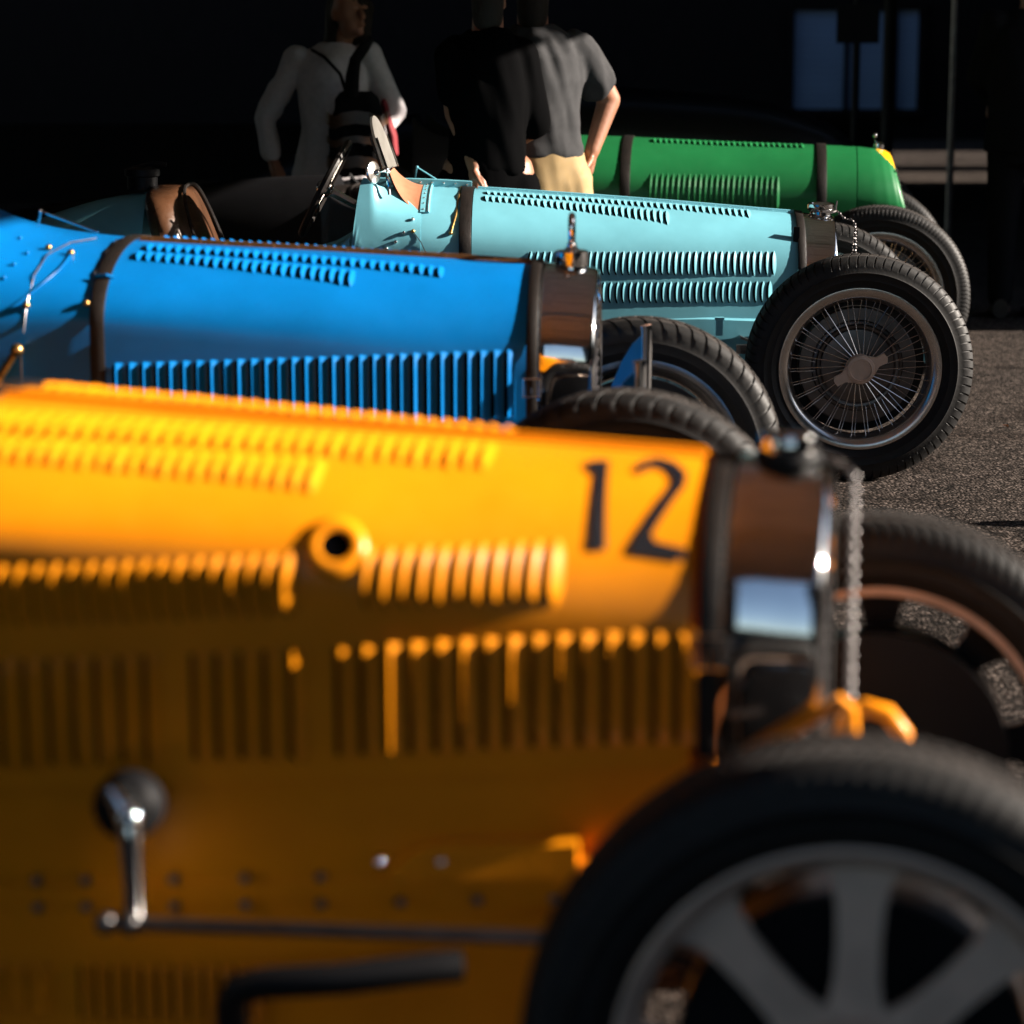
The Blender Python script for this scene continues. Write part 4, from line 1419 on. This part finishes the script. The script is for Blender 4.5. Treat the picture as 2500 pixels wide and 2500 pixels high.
ellring(m, [(.01, 0, .895, .178, .125), (.005, 0, .93, .180, .128), (0, 0, 1.0, .170, .122), (0, 0, 1.08, .180, .125), (0, 0, 1.17, .198, .130), (0, 0, 1.26, .190, .118), (0, 0, 1.33, .125, .085), (0, .005, 1.37, .075, .068)])
for sd, el in ((1, (.285, .13, 1.10)), (-1, (-.275, .02, 1.09))):
    s0 = Vector((sd * .160, .04 if sd > 0 else 0, 1.285)); e = Vector(el)
    capsule(m, s0, s0 + (e - s0) * .62, .075, .073)
fo = folds(2.0, .022, 11, 2.2); fo2 = folds(5.0, .008, 7, 16)
def shirt_disp(c):
    k = min(max((1.02 - c.z) / .10, 0), 1)
    return fo(c) * (1 - .6 * k) + fo2(c) * k * .9
fuse(m, 't_shirt', 'shirt_grey', man, .009, 3, shirt_disp)
m = MB()
ellring(m, [(0, 0, .70, .20, .14), (0, 0, .80, .205, .14), (0, 0, .90, .190, .132), (0, 0, .955, .176, .124)])
for sd in (1, -1):
    capsule(m, (sd * .105, 0, .80), (sd * .185, 0, .47), .118, .090)
    capsule(m, (sd * .185, 0, .47), (sd * .20, .01, .10), .088, .072)
fuse(m, 'trousers', 'khaki', man, .011, 3, folds(9.0, .013, 8, 5))
for sd in (1, -1):
    shoe(man, sd * .20, .01, R(8 * sd))
m = MB(); c = Vector((0, -.005, 1.575)); m.sphere(c + Vector((0, 0, .015)), (.086, .100, .088), 20, 12); capsule(m, (0, -.03, 1.51), (0, -.022, 1.405), .064, .057); fuse(m, 'hair', 'hair_brown', man, .012, 2)  # nape part of the hair added to darken the shaded neck

# ---- person in the black T-shirt, turned away in front of the man
fr_ = tag(empty('person', (-.085, 9.06, 0)), 'person in black T-shirt with bare forearms, left of the charcoal T-shirt', 'person', 'people by the cars')
M['black_cotton'] = mat('black_cotton', (0.0016, 0.0016, 0.0018), 0.95, spec=0.02, bump=0.2, bscale=300, bdist=0.002)
arms = ((1, (.105, .03, 1.27), (.165, .08, 1.02), (.06, .20, .94)), (-1, (-.125, 0, 1.27), (-.115, .02, 1.07), (-.045, -.12, .89)))
m = MB()
head(m, (0.0, .0, 1.53), 1.0, math.pi - .6)
capsule(m, (0, .01, 1.33), (0, .0, 1.45), .058, .053)
ellring(m, [(0, 0, .86, .115, .12), (0, 0, 1.0, .11, .115), (0, 0, 1.15, .12, .12), (0, 0, 1.27, .11, .10), (0, 0, 1.35, .06, .06)])
for sd, sh, el, wr in arms:
    capsule(m, sh, el, .050, .040); capsule(m, el, wr, .040, .027); hand(m, wr, (-sd * .2, -.3, -1), sd, (-sd, -.2, 0))
for sd in (1, -1):
    capsule(m, (sd * .08, 0, .86), (sd * .10, 0, .47), .085, .055); capsule(m, (sd * .10, 0, .47), (sd * .11, .02, .09), .052, .038)
fuse(m, 'body', 'skin', fr_, .0075, 3)
m = MB()
ellring(m, [(0, 0, .87, .135, .14), (0, 0, 1.0, .13, .135), (0, 0, 1.15, .142, .138), (0, 0, 1.26, .132, .118), (0, 0, 1.33, .09, .085), (0, 0, 1.36, .07, .068)])
for sd, sh, el, wr in arms:
    capsule(m, sh, Vector(sh) + (Vector(el) - Vector(sh)) * (.95 if sd > 0 else .62), .068, .060)
fuse(m, 't_shirt', 'black_cotton', fr_, .010, 3, folds(12.0, .014, 10, 3))
m = MB()
ellring(m, [(0, 0, .70, .15, .14), (0, 0, .90, .14, .135), (0, 0, .95, .125, .125)])
for sd in (1, -1):
    capsule(m, (sd * .08, 0, .80), (sd * .10, 0, .47), .105, .08); capsule(m, (sd * .10, 0, .47), (sd * .11, .01, .10), .078, .062)
    shoe(fr_, sd * .11, .01, math.pi + R(8 * sd))
fuse(m, 'trousers', 'black_cotton', fr_, .011, 3, folds(13.0, .012, 8, 5))
m = MB(); m.sphere((0, .0, 1.56), (.086, .098, .088), 20, 12); capsule(m, (0, -.035, 1.50), (0, -.025, 1.40), .062, .055); fuse(m, 'hair', 'hair_brown', fr_, .012, 2)  # hair carried down the nape, added as shade over the neck

# ---- woman in the white blouse, behind the green car's tail
wom = tag(empty('person', (-.78, 11.25, 0)), 'person in white long-sleeved blouse with long hair and a dark shoulder bag', 'person', 'people by the cars')
m = MB()
head(m, (.075, -.03, 1.415), .95, R(38))
capsule(m, (0.02, .01, 1.24), (.06, -.005, 1.35), .046, .045)
ellring(m, [(0, 0, .80, .15, .10), (0, 0, .95, .115, .085), (0, 0, 1.1, .135, .095), (0, 0, 1.22, .13, .08), (0, 0, 1.28, .05, .05)])
arms = ((1, (.155, 0, 1.235), (.265, .02, 1.0), (.17, -.06, .86)), (-1, (-.155, 0, 1.225), (-.30, .02, .96), (-.265, -.06, .79)))
for sd, sh, el, wr in arms:
    capsule(m, sh, el, .042, .034); capsule(m, el, wr, .033, .023)
    hand(m, wr, (-sd * .4 if sd > 0 else .35, -.1, -1), sd, (-sd, -.3, 0))
for sd in (1, -1):
    capsule(m, (sd * .085, 0, .80), (sd * .09, 0, .44), .08, .05); capsule(m, (sd * .09, 0, .44), (sd * .09, .02, .08), .048, .034)
fuse(m, 'body', 'skin', wom, .0075, 3)
m = MB()
ellring(m, [(0, 0, .70, .185, .135), (0, 0, .80, .170, .125), (0, 0, .92, .142, .108), (0, 0, 1.04, .148, .115), (0, -.01, 1.12, .158, .120), (0, 0, 1.20, .152, .100), (0, 0, 1.26, .105, .075), (0.01, 0, 1.285, .065, .058)])
for sd, sh, el, wr in arms:
    capsule(m, sh, el, .058, .052); e = Vector(el); capsule(m, el, e + (Vector(wr) - e) * .82, .050, .046)
fb = folds(4.0, .011, 12, 5)
fuse(m, 'blouse', 'blouse', wom, .009, 3, fb)
m = MB()
ellring(m, [(0, 0, .66, .165, .12), (0, 0, .78, .168, .12), (0, 0, .90, .14, .10)])
for sd in (1, -1):
    capsule(m, (sd * .085, 0, .72), (sd * .09, 0, .44), .088, .064); capsule(m, (sd * .09, 0, .44), (sd * .09, .02, .10), .062, .05)
fuse(m, 'trousers', 'dark_cloth', wom, .011, 3)
for sd in (1, -1):
    shoe(wom, sd * .09, .01, R(8 * sd))
m = MB()
hc = Vector((.075, -.03, 1.415))
m.sphere(hc + Vector((0, .02, .035)), (.082, .098, .085), 20, 12)
capsule(m, hc + Vector((-.055, .03, .02)), hc + Vector((-.085, .03, -.22)), .050, .030)
capsule(m, hc + Vector((.060, .05, .02)), hc + Vector((.055, .06, -.20)), .042, .026)
capsule(m, hc + Vector((0, .07, .0)), hc + Vector((-.03, .08, -.24)), .065, .04)
fuse(m, 'hair', 'hair_brown', wom, .011, 2, folds(7.0, .008, 40, 4))

bag = tag(empty('shoulder_bag', (-.665, 11.05, .70)), 'black shoulder bag with brown leather trim hanging at the hip', 'bag')
m = MB()
rows = []
for i in range(17):
    t = i / 16
    z = .02 + .36 * t
    ww = .125 * (1 - .35 * t ** 3); dd = .065 * (1 - .4 * t ** 2)
    if i in (0, 16): ww *= .8; dd *= .6
    rows.append([Vector((math.copysign(abs(math.cos(a)) ** .6, math.cos(a)) * ww, math.copysign(abs(math.sin(a)) ** .6, math.sin(a)) * dd, z)) for a in np.linspace(0, 2 * math.pi, 29)[:-1]])
m.loft_closed(rows)
fuse(m, 'bag_body', 'dark_cloth', bag, .010, 2, folds(3.0, .012, 12, 9))
m = MB()
for zz, hgt in ((.055, .05), (.16, .03), (.24, .055)):
    rows = []
    for k in range(13):
        a = -math.pi + math.pi * k / 12
        q = [Vector((math.copysign(abs(math.cos(a)) ** .6, math.cos(a)) * .134, -abs(math.sin(a)) ** .6 * .078, zz + dz + .012 * math.sin(k * 1.3))) for dz in (0, hgt)]
        rows.append(q)
    m.grid(rows)
    m.grid([[p + Vector((0, .006, 0)) for p in r] for r in rows], flip=True)
m.build('leather_trim', 'leather_brown', bag, smooth=60)
m = MB()
m.tube([(-.02, -.02, .37), (-.015, -.06, .45), (.0, -.085, .52), (.035, -.05, .57), (.05, .10, .60)], [.030, .030, .026, .024, .020], 10)
m.tube([(-.04, -.03, .37), (-.07, -.02, .46), (-.14, .03, .53), (-.20, .10, .56)], [.010, .008, .008, .007], 8)
m.build('bag_strap', 'dark_cloth', bag)
jk = MB()
ellring(jk, [(.01, 0, -.05, .02, .05), (0, 0, .04, .022, .06), (-.02, 0, .12, .018, .05), (-.035, 0, .19, .010, .03)])
jk = fuse(jk, 'folded_jacket', 'red_cloth', None, .009, 2, folds(6.0, .008, 12, 8))
jk.location = (-.52, 11.10, .86)
tag(jk, 'red folded jacket hanging beside the dark shoulder bag', 'jacket')

# ---- person in black at the right edge, seen from behind
blk = tag(empty('person', (2.41, 12.0, 0)), 'person in black clothes standing at the right edge in shade', 'person', 'people by the cars')
m = MB()
head(m, (0, .0, 1.62), 1.0, math.pi)
capsule(m, (0, .01, 1.40), (0, .0, 1.54), .060, .055)
for sd, el, wr in ((1, (.24, .05, 1.12), (.15, .22, 1.02)), (-1, (-.22, .05, 1.12), (-.13, .22, 1.02))):
    capsule(m, (sd * .18, 0, 1.36), el, .05, .042); capsule(m, el, wr, .042, .028); hand(m, wr, (0, -.1, -1), sd, (-sd, 0, 0))
ellring(m, [(0, 0, .86, .15, .10), (0, 0, 1.2, .165, .105), (0, 0, 1.34, .16, .09), (0, 0, 1.42, .07, .06)])
for sd in (1, -1):
    capsule(m, (sd * .09, 0, .88), (sd * .10, 0, .48), .085, .055); capsule(m, (sd * .10, 0, .48), (sd * .10, .02, .09), .052, .038)
fuse(m, 'body', 'skin', blk, .009, 3)
m = MB()
ellring(m, [(0, 0, .78, .205, .15), (0, 0, .95, .185, .14), (0, 0, 1.22, .20, .14), (0, 0, 1.34, .195, .12), (0, 0, 1.43, .10, .08)])
for sd, el, wr in ((1, (.24, .05, 1.12), (.15, .22, 1.02)), (-1, (-.22, .05, 1.12), (-.13, .22, 1.02))):
    capsule(m, (sd * .17, 0, 1.37), el, .072, .062); e = Vector(el); capsule(m, el, e + (Vector(wr) - e) * .9, .060, .048)
fuse(m, 'jacket', 'dark_cloth', blk, .011, 3, folds(8.0, .012, 9, 5))
m = MB()
ellring(m, [(0, 0, .72, .18, .13), (0, 0, .95, .165, .12)])
for sd in (1, -1):
    capsule(m, (sd * .09, 0, .80), (sd * .10, 0, .48), .10, .075); capsule(m, (sd * .10, 0, .48), (sd * .10, .02, .10), .073, .06)
fuse(m, 'trousers', 'dark_cloth', blk, .011, 3)
for sd in (1, -1):
    shoe(blk, sd * .10, .0, math.pi + R(8 * sd))
m = MB(); m.sphere((0, .0, 1.65), (.085, .096, .088), 20, 12); fuse(m, 'hair', 'hair_brown', blk, .012, 2)

# ================================================================== small things on the ground
bol = empty('bollard', (3.02, 7.07, 0))
tag(bol, 'short dark bollard at the edge of the yard, throwing a thin shadow', 'bollard')
m = MB(); m.revolve([(.075, 0), (.075, .03), (.042, .05), (.038, .60), (.048, .62), (.046, .66), (.02, .69), (0, .69)], 20, axis='z'); m.build('post', 'black', bol)
def leaf(x, y, r, s, label):
    m = MB()
    pts = []
    for i in range(9):
        t = i / 8
        w_ = .4 * math.sin(t * math.pi) ** .7
        pts.append([Vector(((t - .5) * s, -w_ * s * .7, .004 + .3 * s * w_ + .1 * s * t)), Vector(((t - .5) * s, 0, .003 + .1 * s * t)), Vector(((t - .5) * s, w_ * s * .7, .004 + .22 * s * w_ + .1 * s * t))])
    m.grid(pts)
    o = m.build('fallen_leaf', 'leaf', None, smooth=60)
    o.location = (x, y, 0); o.rotation_euler = (0, 0, r)
    tag(o, label, 'leaf', 'fallen leaves on the asphalt')
leaf(1.95, 9.35, .4, .035, 'orange fallen leaf on the asphalt beyond the turquoise car')
leaf(1.72, 8.75, 2.1, .030, 'small brown fallen leaf on the asphalt right of the wire wheel')
leaf(1.60, 7.75, 1.0, .028, 'small tan fallen leaf on the sunlit asphalt at the right')
